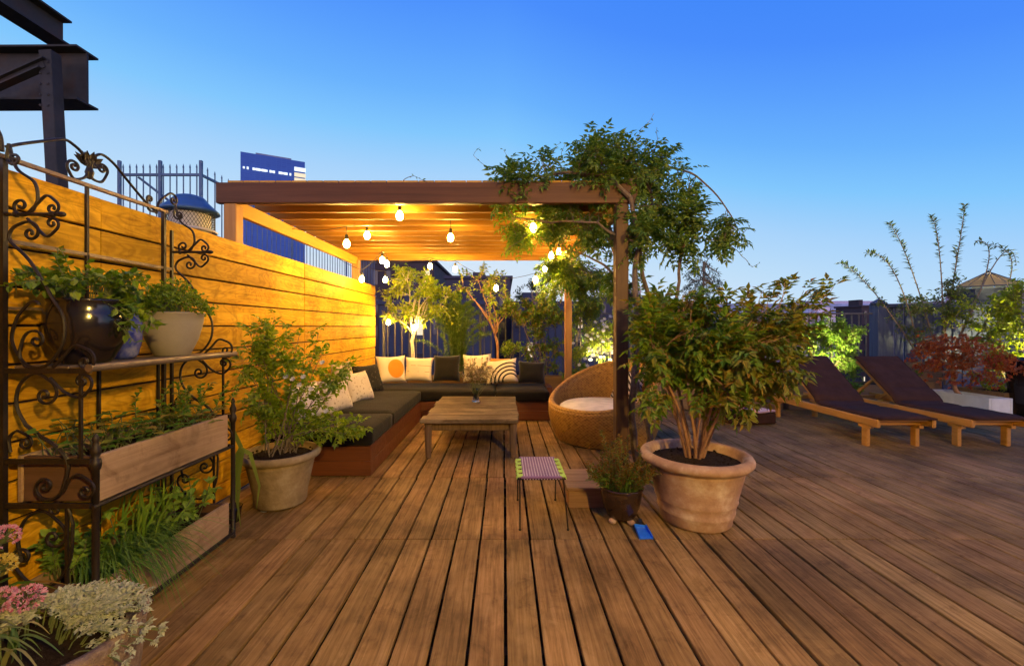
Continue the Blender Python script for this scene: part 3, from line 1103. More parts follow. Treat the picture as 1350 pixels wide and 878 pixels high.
for x in (TX0 + .055, TX1 - .055):
    for y in (TY0 + .075, TY1 - .075):
        q = MB()
        q.lathe([(0, 0), (.024, .002), (.028, .03), (.034, .18), (.038, .30), (.038, TZ - .046), (0, TZ - .046)], (x, y, 0), 8, .06, x * 7 + y)
        q.build('leg', M['grey_leg'], tab)

# vase of dried flowers
vx, vy, vz = -.335, 5.02, TZ + .003
va = thing('flower_vase', 'small clear glass vase of dried flowers on the coffee table', 'vase', (vx, vy, vz))
m, nt, out = nodes('clear_glass')
g = N(nt, 'ShaderNodeBsdfPrincipled')
g.inputs['Base Color'].default_value = (.86, .93, .88, 1)
g.inputs['Transmission Weight'].default_value = 1
g.inputs['Roughness'].default_value = .03
nt.links.new(g.outputs[0], out.inputs['Surface'])
M['glass'] = m
q = MB().lathe([(0, .0), (.048, .0), (.050, .012), (.042, .02), (.034, .05), (.034, .13), (.042, .165), (.0395, .165), (.031, .13), (.031, .05), (.03, .028), (0, .024)], (vx, vy, vz), 24)
q.build('glass_vase', M['glass'], va, smooth=True)
s, f = MB(), MB()
for _ in range(46):
    a = rng.uniform(0, 2 * PI)
    sp = rng.uniform(.04, .27)
    tp = V(vx + math.cos(a) * sp, vy + math.sin(a) * sp * .8, vz + rng.uniform(.26, .46) + (.06 - sp * .2))
    c = curve(V(vx + rng.uniform(-.018, .018), vy + rng.uniform(-.018, .018), vz + .03), tp, -.08, .04, 7)
    s.tube(c, tap(.0018, .0009, 7), 4, False)
    for k in range(9):
        p = c[-1 - rng.randint(0, 2)] + rv(.035)
        s.tube([c[-2], p], .0008, 3, False)
        for _ in range(3):
            f.leaf(p, (rv() + V(0, 0, .3)).normalized(), rv().normalized(), rng.uniform(.016, .03), .014, .1)
s.build('stems', M['greenstem'], va)
f.build('flower_heads', M['straw'], va)

# ------------------------------------------------------------------ wicker daybed chair
wx, wy, wr = 1.15, 4.93, .635
wk = thing('wicker_chair', 'round golden wicker tub chair with a sloping rim beside the pergola post', 'chair', (wx, wy, 0))
def rimz(a):
    t = .5 + .5 * math.cos(a - R(42))
    return .37 + .47 * t ** 1.35
q = MB()
n = 72
m_out = 16
oi = {}
for k in range(n):
    a = 2 * PI * k / n
    zr = rimz(a)
    for j in range(m_out + 1):
        t = j / m_out
        z = .012 + (zr - .012) * t
        rr = wr * (.86 + .14 * math.sin(min(1, z / .33) * PI * .5)) * (1 - .05 * max(0, z - .38))
        oi[k, j] = len(q.v); q.v.append((wx + rr * math.cos(a), wy + rr * math.sin(a), z))
    for j in range(7):
        t = j / 6
        zz = zr - (zr - .27) * t
        rr = (wr - .055) * (1 - .05 * max(0, zz - .38)) - .05 * t
        oi[k, m_out + 1 + j] = len(q.v); q.v.append((wx + rr * math.cos(a), wy + rr * math.sin(a), zz + (.012 if j == 0 else 0)))
for k in range(n):
    for j in range(m_out + 7):
        k2 = (k + 1) % n
        q.f.append((oi[k, j], oi[k2, j], oi[k2, j + 1], oi[k, j + 1]))
q.f.append(tuple(oi[k, m_out + 7] for k in range(n)))
m, nt, out = nodes('woven_wicker')
b = bsdf(nt, out, .55, 0, .4)
tc = N(nt, 'ShaderNodeTexCoord')
mp = N(nt, 'ShaderNodeMapping')
mp.inputs['Location'].default_value = (-wx, -wy, 0)
nt.links.new(tc.outputs['Object'], mp.inputs['Vector'])
sp = N(nt, 'ShaderNodeSeparateXYZ')
nt.links.new(mp.outputs[0], sp.inputs[0])
at = N(nt, 'ShaderNodeMath', operation='ARCTAN2')
nt.links.new(sp.outputs['Y'], at.inputs[0]); nt.links.new(sp.outputs['X'], at.inputs[1])
def MM(op, a, bb):
    n = N(nt, 'ShaderNodeMath', operation=op)
    for i, s_ in enumerate((a, bb)):
        if isinstance(s_, (int, float)): n.inputs[i].default_value = s_
        elif s_ is not None: nt.links.new(s_, n.inputs[i])
    return n.outputs[0]
row = MM('MULTIPLY', sp.outputs['Z'], 2 * PI * 62)
colm = MM('MULTIPLY', at.outputs[0], 92.0)
par = MM('MULTIPLY', MM('SINE', colm, None), MM('SINE', MM('MULTIPLY', row, .5), None))
hgt = MM('ADD', MM('MULTIPLY', MM('SINE', row, None), .35), MM('MULTIPLY', par, .6))
nz = N(nt, 'ShaderNodeTexNoise', i_Scale=30.0, i_Detail=4)
nt.links.new(tc.outputs['Object'], nz.inputs['Vector'])
fac = MM('ADD', MM('MULTIPLY', hgt, .22), nz.outputs['Fac'])
r = ramp(nt, [(.2, (.16, .07, .008)), (.5, (.40, .20, .026)), (.85, (.50, .27, .045))])
nt.links.new(fac, r.inputs['Fac'])
nt.links.new(r.outputs[0], b.inputs['Base Color'])
bump(nt, b, hgt, .45, .004)
q.build('basket', m, wk, smooth=True)
rim = MB()
rim.tube([V(wx + (wr - .03) * .985 * math.cos(2 * PI * k / 72), wy + (wr - .03) * .985 * math.sin(2 * PI * k / 72), rimz(2 * PI * k / 72) + .008) for k in range(73)], .03, 8, False)
rim.build('rim', m, wk, smooth=True)
q = MB()
q.lathe([(0, .0), (.46, .0), (.495, .02), (.51, .055), (.50, .09), (.46, .115), (.3, .13), (0, .135)], (wx, wy, .275), 44, .01)
tag(q.build('seat_pad', M['white_fabric'], smooth=True), 'round off-white pad lying in the wicker chair', 'cushion')
o = pillow('black and white striped pillow leaning in the wicker chair behind the post', pattern('striped_pillow', (.62, .56, .48), (.03, .028, .03), 'stripes'), V(wx + .33, wy + .15, .58), .40, .38, .13, (-20, 5, -50), group='loose pillows')
# ------------------------------------------------------------------ woven stool
sto = thing('woven_stool', 'small low stool with purple and green woven cord top on thin metal legs', 'stool', (.235, 2.9, 0))
SX0, SX1, SY0, SY1, SZ = .088, .385, 2.70, 3.10, .325
q = MB()
q.tube([V(SX0, SY0, SZ - .01), V(SX1, SY0, SZ - .01), V(SX1, SY1, SZ - .01), V(SX0, SY1, SZ - .01), V(SX0, SY0, SZ - .01)], .007, 6)
q.build('seat_frame', M['iron'], sto)
purple = plain('purple_cord', (.20, .10, .24), .5)
lilac = plain('lilac_cord', (.42, .33, .46), .5)
green = plain('green_cord', (.38, .58, .10), .5)
q, g, pz = MB(), MB(), MB()
nx, ny = 30, 40
for j in range(ny):
    y = SY0 + (SY1 - SY0) * (j + .5) / ny
    (q).tube([V(SX0 + .028, y, SZ + .004), V(SX0 + .1, y, SZ + .0025), V(SX1 - .1, y, SZ + .0025), V(SX1 - .028, y, SZ + .004)], .0042, 5)
    if (j // 4) % 2 == 0:
        for x in (SX0, SX1):
            sg = 1 if x == SX0 else -1
            g.tube([V(x - sg * .008, y, SZ - .012), V(x - sg * .004, y, SZ + .003), V(x + sg * .03, y, SZ + .0065)], .0052, 5)
for x in (SX0, SX1):
    g.tube([V(x, SY0 + .01, SZ - .006), V(x, SY1 - .01, SZ - .006)], .0075, 5)
for i in range(13):
    x = SX0 + .03 + (SX1 - SX0 - .06) * (i + .5) / 13
    pz.tube([V(x, SY0 - .006, SZ - .012), V(x, SY0 - .006, SZ)] + [V(x, SY0 + (SY1 - SY0) * k / 20, SZ + .004 + (.006 if k % 2 else .0)) for k in range(21)] + [V(x, SY1 + .006, SZ - .005)], .0036, 5)
q.tube([V(SX0 + .02, SY0 - .002, SZ), V(SX1 - .02, SY0 - .002, SZ)], .0095, 6)
q.tube([V(SX0 + .02, SY1 + .002, SZ), V(SX1 - .02, SY1 + .002, SZ)], .0095, 6)
q.build('seat', purple, sto)
pz.build('seat_weft', lilac, sto)
g.build('edge_binding', green, sto)
for x, y, dx, dy in ((SX0 + .01, SY0, .0, -.03), (SX1 - .01, SY0, .025, -.03), (SX0 + .01, SY1, -.0, .03), (SX1 - .01, SY1, .0, .03)):
    q = MB()
    q.tube([V(x, y, SZ - .012), V(x + dx, y + dy, .012)], .0048, 6)
    q.ball(V(x + dx, y + dy, .008), .009, n=6, m=4)
    q.build('leg', M['iron'], sto)

# ------------------------------------------------------------------ wooden step box
stp = thing('step_box', 'small low wooden step box at the foot of the pergola post', 'step', (.64, 3.17, 0))
q = MB()
for k in range(3):
    y0 = 2.985 + k * .135
    q.box(.44, .86, y0, y0 + .131, .128, .150, .003)
q.build('top_boards', M['step'], stp)
q = MB()
q.box(.455, .845, 3.0, 3.02, .002, .127, .002)
q.box(.455, .845, 3.36, 3.38, .002, .127, .002)
q.box(.455, .475, 3.021, 3.359, .002, .127, .002)
q.box(.825, .845, 3.021, 3.359, .002, .127, .002)
q.build('side_boards', M['step'], stp)

# ------------------------------------------------------------------ brown glazed pot
bx_, by_ = .775, 2.82
pp = thing('potted_plant', 'small dark brown glazed pot on clay feet holding mixed green and rusty grasses', 'potted plant', (bx_, by_, 0))
q = MB().lathe([(0, .03), (.085, .03), (.092, .04), (.118, .10), (.133, .17), (.136, .205), (.133, .212), (.143, .218), (.145, .228), (.139, .234), (.128, .230), (.125, .205), (0, .20)], (bx_, by_, 0), 40, .01)
q.build('pot', M['brown_glaze'], pp, smooth=True)
soil_disc(bx_, by_, .208, .124).build('soil', M['soil'], pp)
for a in (215, 300, 80):
    c = V(bx_ + .085 * math.cos(R(a)), by_ + .085 * math.sin(R(a)), 0)
    q = MB()
    q.ball(c + V(0, 0, .016), .022, 1.2, 1.2, .8, 8, 5)
    q.build('foot', M['terracotta'], pp)
s, f = MB(), MB()
for _ in range(520):
    a, rr = rng.uniform(0, 2 * PI), .115 * math.sqrt(rng.random())
    b0 = V(bx_ + rr * math.cos(a), by_ + rr * math.sin(a), .21)
    h = rng.uniform(.03, .11)
    tp = b0 + V(math.cos(a) * rng.uniform(.0, .12) - .02, math.sin(a) * rng.uniform(0, .09), h)
    f.blade(arch(b0, tp, .03, 6), .0055, rv())
f.build('foliage', M['leaf_grass'], pp)
f2 = MB()
for _ in range(95):
    a, rr = rng.uniform(0, 2 * PI), .10 * math.sqrt(rng.random())
    b0 = V(bx_ + rr * math.cos(a), by_ + rr * math.sin(a), .21)
    tall = rng.random() < .16
    tp = b0 + V(rng.uniform(-.06, .0) if tall else math.cos(a) * .13 + rng.uniform(-.03, .09), math.sin(a) * .07, rng.uniform(.22, .38) if tall else rng.uniform(.08, .20))
    c = curve(b0, tp, -.05, .07, 7)
    s.tube(c, tap(.0022, .001, 7), 4, False)
    leaves_on(f2, c, 200, .028, .011, .2, .8, .2)
s.build('stems', M['greenstem'], pp)
f2.build('upper_leaves', leafmat('rusty_leaf', [(.06, .12, .02), (.13, .14, .02), (.20, .10, .02), (.16, .06, .02)]), pp)

# blue plastic scoop beside the pot
sco = thing('plastic_scoop', 'bright blue plastic scoop lying on the deck by the small brown pot', 'scoop', (.86, 2.63, 0))
p4 = [V(.828, 2.705, 0), V(.815, 2.555, 0), V(.895, 2.56, 0), V(.90, 2.70, 0)]
blue_p = plain('blue_plastic', (.02, .17, .80), .35)
q = MB()
q.v = [tuple(p + V(0, 0, z)) for z in (.003, .0075) for p in p4]
q.f = [(3, 2, 1, 0), (4, 5, 6, 7), (0, 1, 5, 4), (1, 2, 6, 5), (2, 3, 7, 6), (3, 0, 4, 7)]
q.build('pan', blue_p, sco, bevel=.001)
q = MB()
for a, b_ in ((0, 1), (3, 2), (0, 3)):
    q.bar(p4[a] + V(0, 0, .018), p4[b_] + V(0, 0, .010), .004, .020)
q.build('rim', blue_p, sco)
q = MB()
q.bar((p4[0] + p4[3]) / 2 + V(0, .003, .018), (p4[0] + p4[3]) / 2 + V(.03, .09, .018), .022, .012, c=.003)
q.build('handle', M['cord'], sco)

# ------------------------------------------------------------------ big terracotta pot with nandina
nx_, ny_ = 1.275, 2.84
nd = thing('potted_nandina', 'huge weathered terracotta pot with a wide bronze-green nandina bush', 'potted plant', (nx_, ny_, 0))
q = MB().lathe([(0, .004), (.215, .004), (.222, .012), (.226, .05), (.238, .075), (.242, .088), (.238, .10), (.250, .145), (.257, .158), (.254, .172), (.300, .35), (.306, .362), (.305, .372), (.332, .385), (.350, .405), (.352, .425), (.340, .445), (.318, .452), (.296, .445), (.282, .425), (.275, .38), (0, .375)], (nx_, ny_, 0), 64, .008, 3)
q.build('pot', M['terracotta'], nd, smooth=True)
soil_disc(nx_, ny_, .395, .275).build('soil', M['soil'], nd)
s, f = MB(), MB()
ndn = []
for k in range(17):
    a = rng.uniform(0, 2 * PI)
    b0 = V(nx_ + .07 * math.cos(a) * rng.random(), ny_ + .07 * math.sin(a) * rng.random(), .40)
    tp = V(nx_ + .40 * math.cos(a) * rng.uniform(.3, 1), ny_ + .34 * math.sin(a) * rng.uniform(.3, 1), rng.uniform(.82, 1.12))
    c = curve(b0, tp, -.03, .03, 9)
    s.tube(c, tap(rng.uniform(.007, .013), .004, 9), 6, False)
    ndn += c[3:]
lobes = [lob(915, 455, 2.84, 66, 58, .38), lob(895, 435, 2.84, 60, 46, .3), lob(870, 492, 2.8, 40, 40, .22), lob(868, 530, 2.75, 20, 30, .1), lob(915, 520, 2.68, 40, 26, .14), lob(925, 410, 2.95, 50, 24, .25)]
crown_pinnate(s, f, ndn, lobes, 300, .16, 2, (3, 4, 5), .17, .070, .032, .7, .003)
fb = MB()
lobes = [lob(985, 465, 2.84, 66, 56, .38), lob(1008, 445, 2.84, 54, 54, .3), lob(1030, 402, 2.9, 34, 26, .16), lob(1012, 525, 2.75, 30, 24, .15), lob(975, 522, 2.68, 32, 22, .14), lob(975, 412, 2.95, 40, 24, .25)]
crown_pinnate(s, fb, ndn, lobes, 270, .16, 2, (3, 4, 5), .17, .068, .030, .7, .003)
for (px, py) in ((1090, 380), (1075, 388), (1060, 384), (1100, 378), (1018, 378), (1040, 385), (1005, 380), (1055, 400), (1080, 400), (1035, 372), (985, 385), (955, 388)):
    tp = P(px + rng.uniform(-5, 5), py + rng.uniform(-3, 5), 2.84 + rng.uniform(-.15, .15))
    a = min(ndn, key=lambda v: (v - tp).length)
    c = curve(P(985 + (px - 985) * .35, 445, 2.84), tp, .06, .05, 8)
    s.tube(c, tap(.0035, .0015, 8), 4, False)
    for t in range(3, 8):
        pinnate(fb, c[t], (c[t] - c[t - 1]).normalized() + rv(.7), 3, .11, .066, .028, .2)
s.build('stems', M['cane'], nd)
f.build('foliage', M['leaf_nandina'], nd)
tag(fb.build('foliage', M['leaf_bronze'], nd), 'bronze-red foliage on the right half')

# ------------------------------------------------------------------ left pot with the rose bush
rx_, ry_ = -1.62, 3.08
rs = thing('potted_rose', 'tall taupe clay pot with a loose green rose bush leaning over the bench', 'potted plant', (rx_, ry_, 0))
q = MB().lathe([(0, .014), (.165, .014), (.172, .03), (.180, .10), (.205, .22), (.222, .30), (.226, .312), (.222, .325), (.238, .332), (.262, .345), (.268, .365), (.262, .385), (.248, .392), (.232, .386), (.222, .36), (0, .345)], (rx_, ry_, 0), 56, .008, 5)
q.build('pot', M['taupe_clay'], rs, smooth=True)
soil_disc(rx_, ry_, .355, .225).build('soil', M['soil'], rs)
for a in (250, 20, 130):
    q = MB()
    q.ball(V(rx_ + .13 * math.cos(R(a)), ry_ + .13 * math.sin(R(a)), .008), .026, 1.2, 1.2, .45, 8, 5)
    q.build('foot', M['white_box'], rs)
s, f, fl = MB(), MB(), MB()
nn = []
def PL(px, py, Y=3.05): return P(px, py, Y)
targets = [(330, 440), (345, 420), (362, 418), (378, 430), (395, 440), (420, 438), (345, 470), (330, 500), (360, 470), (400, 475), (425, 465), (445, 480), (465, 480), (352, 510), (385, 505), (330, 535), (415, 520), (440, 545), (470, 560), (482, 565), (455, 572), (375, 540), (400, 540), (350, 550)]
for (px, py) in targets:
    d = .06 + (px - 330) * .0011
    tp = PL(px, py, 3.05 + d + rng.uniform(-.12, .12))
    a = rng.uniform(0, 2 * PI)
    b0 = V(rx_ + .12 * math.cos(a) * rng.random(), ry_ + .12 * math.sin(a) * rng.random(), .36)
    if (tp - b0).x > .45:
        c = arch(b0, tp, .12, 10)
    else:
        c = curve(b0, tp, -.04, .05, 10)
    s.tube(c, tap(.0045, .0015, 10), 5, False)
    for t in range(3, 10):
        for _ in range(3):
            q_ = c[t] + rv(.03)
            pinnate(f, q_, (c[t] - c[t - 1]).normalized() * .4 + rv(1) + V(0, 0, .2), rng.choice((2, 2, 3)), .085, .042, .026, .5)
    nn += c[5:]
crown_pinnate(s, f, nn, [lob(395, 500, 3.12, 70, 48, .28), lob(355, 470, 3.05, 36, 42, .2), lob(345, 525, 3.05, 30, 34, .2), lob(450, 555, 3.3, 34, 16, .14)], 115, .14, 2, (2, 3), .09, .050, .031, .5, .002)
def flower(mb_, c, r, n=9):
    for k in range(n):
        a = 2 * PI * k / n + rng.random() * .4
        mb_.leaf(c, V(math.cos(a), math.sin(a) * .6 - .4, math.sin(a) * .8 + .2), V(0, -1, .3) + rv(.3), r, r * .8, .1)
for (px, py) in ((430, 542), (386, 500), (395, 508), (377, 497), (410, 513), (425, 478), (400, 497)):
    flower(fl, PL(px, py, 2.95), .021)
s.build('stems', M['bark'], rs)
f.build('foliage', M['leaf_rose'], rs)
fl.build('blossoms', M['white_petal'], rs)

# strap leaves bending down between rack and pot
sl = thing('strap_leaf_plant', 'pale green strap leaves bending down beside the taupe pot and the rack end post', 'plant', (-1.72, 2.78, 0))
q = MB()
for (pts) in ([(318, 590), (312, 600), (316, 640), (312, 690)], [(318, 592), (330, 598), (342, 640), (338, 672)], [(316, 596), (308, 640), (306, 688)], [(318, 590), (304, 560), (292, 548)], [(320, 592), (311, 648), (318, 700)]):
    y0 = 2.72 + rng.uniform(-.06, .06)
    c = [P(a, b_, y0) for a, b_ in pts]
    full = []
    for a, b_ in zip(c, c[1:]):
        full += [a.lerp(b_, t / 4) for t in range(4)]
    full.append(c[-1])
    for p in full: p.z = max(.01, p.z)
    q.blade(full, .026, V(0, -1, .2))
q.build('foliage', leafmat('strap_leaf', [(.14, .20, .04), (.20, .26, .06)]), sl)
q = MB().lathe([(0, .002), (.05, .002), (.06, .08), (.066, .10), (.058, .10), (.05, .085), (0, .085)], (-1.80, 2.80, 0), 24)
q.build('pot', M['black_glaze'], sl, smooth=True)
q = MB()
q.tube([V(-1.80, 2.80, .08), V(-1.77, 2.76, .30), P(318, 592, 2.72)], [.008, .006, .004], 6)
q.build('stem', M['greenstem'], sl)
# ------------------------------------------------------------------ wrought-iron plant rack
RX0, RX1, RY0, RY1 = -2.005, -1.655, 1.70, 2.56
rack = thing('plant_rack', 'tall black wrought-iron plant rack with scrollwork against the cedar fence', 'plant rack', (-1.83, 2.14, 0))

def scroll2(p0, p1, kind='C', mir=1, g=.22, turns=1.35, bal=1.0, straight=.0, n=90):
    """2-D scroll whose curled ends have their eyes at p0 and p1; kind C curls the same way, S the opposite way"""
    T = turns * 2 * PI
    th, x, y = 0.0, 0.0, 0.0
    pts = [(0.0, 0.0)]
    d = T * 2 / n
    for i in range(n):
        a = (i + .5) * d
        first = a < T
        m = a if first else 2 * T - a
        r = math.exp(g * m) * (1 if first else bal)
        sgn = 1 if (kind == 'C' or first) else -1
        if straight and abs(a - T) < d:
            st = math.exp(g * T) * straight / 2
            x += math.cos(th) * st; y += math.sin(th) * st
            pts.append((x, y))
        th += sgn * d / 2
        x += math.cos(th) * r * d; y += math.sin(th) * r * d
        th += sgn * d / 2
        pts.append((x, y))
    e0 = pts[0]; e1 = pts[-1]
    pts = [(a, b_ * mir) for a, b_ in pts]
    e0 = complex(*pts[0]); e1 = complex(*pts[-1])
    k = (complex(*p1) - complex(*p0)) / (e1 - e0)
    return [((complex(a, b_) - e0) * k + complex(*p0)) for a, b_ in pts]

def hook2(pts, eye_turns=1.4, r0=.03, sgn=1, rmin=.007):
    """polyline that ends in a spiral curl: continues the last direction and winds in"""
    a, b_ = complex(*pts[-2]), complex(*pts[-1])
    th = math.atan2((b_ - a).imag, (b_ - a).real)
    out = [complex(*p) for p in pts]
    p = out[-1]
    n = 34
    for i in range(n):
        t = i / n
        r = r0 * (rmin / r0) ** t
        d = eye_turns * 2 * PI / n * sgn
        th += d / 2
        p = p + complex(math.cos(th), math.sin(th)) * r * abs(d)
        th += d / 2
        out.append(p)
    return out

def smooth2(pts, k=6):
    """Catmull-Rom through 2-D points"""
    q = [pts[0]] + list(pts) + [pts[-1]]
    o = []
    for i in range(1, len(q) - 2):
        for j in range(k):
            t = j / k
            o.append(tuple(.5 * (2 * q[i][c] + (q[i + 1][c] - q[i - 1][c]) * t + (2 * q[i - 1][c] - 5 * q[i][c] + 4 * q[i + 1][c] - q[i + 2][c]) * t * t + (3 * q[i][c] - q[i - 1][c] - 3 * q[i + 1][c] + q[i + 2][c]) * t ** 3) for c in (0, 1)))
    o.append(tuple(pts[-1]))
    return o

def to_xz(px, py, Y=RY0):
    p = P(px, py, Y)
    return (p.x, p.z)

def S2(*pp):
    return smooth2([to_xz(*p) for p in pp])

def panel(Y):
    """side panel in the XZ plane; drawn once in the near panel's measures and set at depth Y"""
    b_, s = MB(), MB()
    def put(mb_, c, r=.0055):
        mb_.tube([V(z.real, Y, z.imag) if isinstance(z, complex) else V(z[0], Y, z[1]) for z in c], r, 6)
    H = hook2
    # fleur round the arrow bar
    put(s, H(S2((12, 190), (22, 222), (45, 240), (50, 262), (44, 276))[0:], 1.5, .050, -1), .006)
    put(s, H(S2((12, 190), (9, 206))[::1], 1.6, .030, 1), .006)
    put(s, H(S2((36, 282), (50, 268), (62, 258), (74, 266)), 1.3, .030, -1))
    put(s, H(S2((36, 288), (50, 302), (62, 312), (74, 303)), 1.3, .030, 1))
    put(s, H(S2((70, 395), (40, 345), (14, 318), (16, 302), (30, 294)), 1.5, .050, -1), .006)
    b_.tube([V(RX0, Y, 1.73), V(-1.79, Y, 1.73)], .007, 6)
    b_.ball(V(-1.775, Y, 1.73), .014, 1.6, .8, .8, 8, 5)
    for u in (.0, .035):
        b_.ball(V(-1.955 + u * 4.2, Y, 1.73), .013, 1, 1, 1, 8, 5)
    # brackets above and below the shelf
    put(s, H(S2((70, 395), (84, 420), (82, 455), (60, 482), (34, 480), (16, 450), (22, 420), (36, 402)), .4, .05, -1), .006)
    put(s, H(S2((60, 482), (38, 486), (26, 468), (30, 448)), 1.5, .052, -1), .0055)
    put(s, H(S2((70, 484), (84, 470), (98, 456), (114, 460)), 1.4, .052, -1), .006)
    put(s, H(S2((34, 560), (22, 535), (26, 508), (46, 492), (66, 502)), 1.6, .060, -1), .006)
    put(s, H(S2((66, 498), (84, 516), (104, 524), (116, 516)), 1.5, .045, 1), .006)
    # lower long S scroll and its curls
    put(s, H(S2((34, 560), (52, 574), (76, 590), (90, 612), (84, 642)), 1.7, .072, -1), .007)
    put(s, H(S2((84, 648), (92, 632), (104, 626), (118, 634)), 1.5, .042, -1), .006)
    put(s, H(S2((14, 596), (12, 578), (22, 568), (36, 574)), 1.4, .032, -1))
    put(s, H(S2((30, 740), (24, 712), (34, 684), (58, 674), (80, 690)), 1.6, .062, -1), .006)
    put(s, H(S2((96, 690), (92, 740), (70, 770), (40, 768), (20, 748)), 1.5, .052, -1), .006)
    put(s, H(S2((96, 690), (90, 670), (78, 664)), 1.2, .03, 1))
    # bars of the panel
    for z in (1.104, .742, .565, .045):
        b_.box(RX0, RX1, Y - .006, Y + .006, z - .010, z + .010)
    b_.box(-1.755, -1.745, Y - .005, Y + .005, .055, .555)
    b_.box(-1.70, -1.69, Y - .005, Y + .005, .752, 1.094)
    return b_, s

for Y in (RY0, RY1):
    b_, s = panel(Y)
    s.add(b_.v, b_.f)
    s.build('scroll_panel', M['iron'], rack, smooth=False)

q = MB()
for y in (RY0, RY1 - .06):
    q.box(RX0 - .009, RX0 + .009, y - .009, y + .009, .0, 1.965)
q.box(RX0 - .007, RX0 + .007, RY1 - .007, RY1 + .007, .0, 1.86)
q.box(RX0 - .006, RX0 + .006, 2.04 - .006, 2.04 + .006, 1.12, 1.965)
for y in (2.10, 2.46):
    q.box(RX0 - .006, RX0 + .006, y - .006, y + .006, .05, 1.09)
q.build('back_posts', M['iron'], rack)
q = MB()
q.box(RX0 - .011, RX0 + .011, RY0 - .04, RY1 - .035, 1.952, 1.968)
q.box(RX0 - .006, RX0 + .006, RY0, RY1, 1.62, 1.635)
q.box(RX0 - .006, RX0 + .006, RY0, RY1, 1.35, 1.362)
q.build('back_rails', M['shelf_metal'], rack)
# crest on the back rail
def to_yz(px, py):
    Y = FOC * abs(RX0) / (CX - px)
    return (Y, CAMH + (HY - py) * Y / FOC)
def C2(*pp): return smooth2([to_yz(*p) for p in pp])
s = MB()
def puty(c, r=.0065): s.tube([V(RX0, z.real, z.imag) if isinstance(z, complex) else V(RX0, z[0], z[1]) for z in c], r, 6)
puty(C2((8, 194), (28, 190), (60, 186), (84, 184), (98, 192), (108, 202), (115, 216)))
puty(hook2(C2((117, 224), (112, 234), (98, 236), (90, 224)), 1.6, .035, -1))
puty(hook2(C2((119, 226), (122, 236), (134, 240), (141, 230)), 1.6, .030, 1))
puty(C2((122, 208), (134, 204), (150, 216), (168, 238), (188, 262), (204, 278)))
puty(hook2(C2((205, 280), (196, 276), (194, 262)), 1.3, .018, -1))
puty(hook2(C2((206, 282), (210, 266), (222, 256)), 1.5, .045, -1))
puty(hook2(C2((2, 200), (0, 182), (-4, 172)), 1.4, .035, 1), .009)
s.build('crest_scrolls', M['iron'], rack, smooth=True)
q = MB()
y0, z0 = to_yz(118, 222)
for k in range(7):
    a = (k - 3) * .36
    q.leaf(V(RX0 + .006, y0, z0 + .01), V(.15 * (k % 2), math.sin(a), math.cos(a)), V(1, 0, 0), .07, .034, -.12, True)
    q.leaf(V(RX0 - .006, y0, z0 + .01), V(-.15 * (k % 2), math.sin(a), math.cos(a)), V(-1, 0, 0), .07, .034, -.12, True)
q.lathe([(0, -.055), (.012, -.05), (.018, -.02), (.011, .005), (.014, .02), (0, .03)], (RX0, y0, z0), 10)
o = q.build('crest_flower', M['iron'], rack)
md = o.modifiers.new('thick', 'SOLIDIFY'); md.thickness = .003
for y in (RY0 + .02, RY1 + .03):
    q = MB()
    q.lathe([(0, .0), (.016, .0), (.016, .008), (.0125, .012), (.0125, .70), (.017, .705), (.021, .725), (.017, .745), (.012, .75), (.017, .77), (.019, .785), (.012, .80), (.009, .815), (.013, .825), (.006, .845), (0, .85)], (RX1, y, 0), 14)
    q.build('front_post', M['iron'], rack, smooth=True)
# shelf: two long slats and the round front rail
q = MB()
q.box(RX0 + .03, RX0 + .13, RY0 + .01, RY1 + .02, 1.113, 1.122, .002)
q.box(RX0 + .145, RX0 + .25, RY0 + .01, RY1 + .02, 1.113, 1.122, .002)
q.tube([V(RX1, RY0 - .01, 1.116), V(RX1, RY1 + .05, 1.116)], .016, 12)
q.build('shelf', M['shelf_metal'], rack)
for z in (.553, .022):
    q = MB()
    for x in (RX0 + .02, RX0 + .15, RX1 - .03):
        q.box(x, x + .022, RY0 + .01, RY1 + .01, z, z + .008)
    q.tube([V(RX1 + .006, RY0, z + .004), V(RX1 + .006, RY1 + .02, z + .004)], .009, 8)
    q.build('lower_shelf', M['iron'], rack)

def trough(lab, z0, z1, y0, y1):
    t = thing('planter_trough', lab, 'planter', (-1.83, (y0 + y1) / 2, z0))
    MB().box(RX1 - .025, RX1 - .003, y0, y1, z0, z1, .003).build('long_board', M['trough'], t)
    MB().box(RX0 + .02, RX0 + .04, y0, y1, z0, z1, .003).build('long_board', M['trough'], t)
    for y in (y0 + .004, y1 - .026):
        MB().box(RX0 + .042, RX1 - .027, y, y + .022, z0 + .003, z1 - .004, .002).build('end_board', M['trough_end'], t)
    q = MB()
    q.box(RX0 + .042, RX1 - .027, y0 + .028, y1 - .028, z0 + .01, z1 - .05)
    for _ in range(170):
        q.ball(V(rng.uniform(RX0 + .05, RX1 - .035), rng.uniform(y0 + .04, y1 - .04), z1 - .048), rng.uniform(.006, .018), 1, 1, .7, 5, 3)
    q.build('soil', M['soil'], t)
    return t
t1 = trough('upper greyed wooden trough on the iron rack planted with low strawberry-like leaves', .565, .755, RY0 + .03, RY1 - .012)
s, f = MB(), MB()
for _ in range(120):
    b0 = V(rng.uniform(RX0 + .06, RX1 - .05), rng.uniform(RY0 + .06, RY1 - .05), .715)
    near = b0.y < 2.0
    tp = b0 + V(rng.uniform(-.08, .09), rng.uniform(-.10, .10), rng.uniform(.03, .17 if near else .11))
    s.tube(curve(b0, tp, -.06, .05, 5), .0018, 4, False)
    for k in range(3):
        a = 2 * PI * k / 3 + rng.random()
        f.leaf(tp, V(math.cos(a), math.sin(a), .15), V(0, 0, 1) + rv(.35), rng.uniform(.032, .05), .034, .25, True)
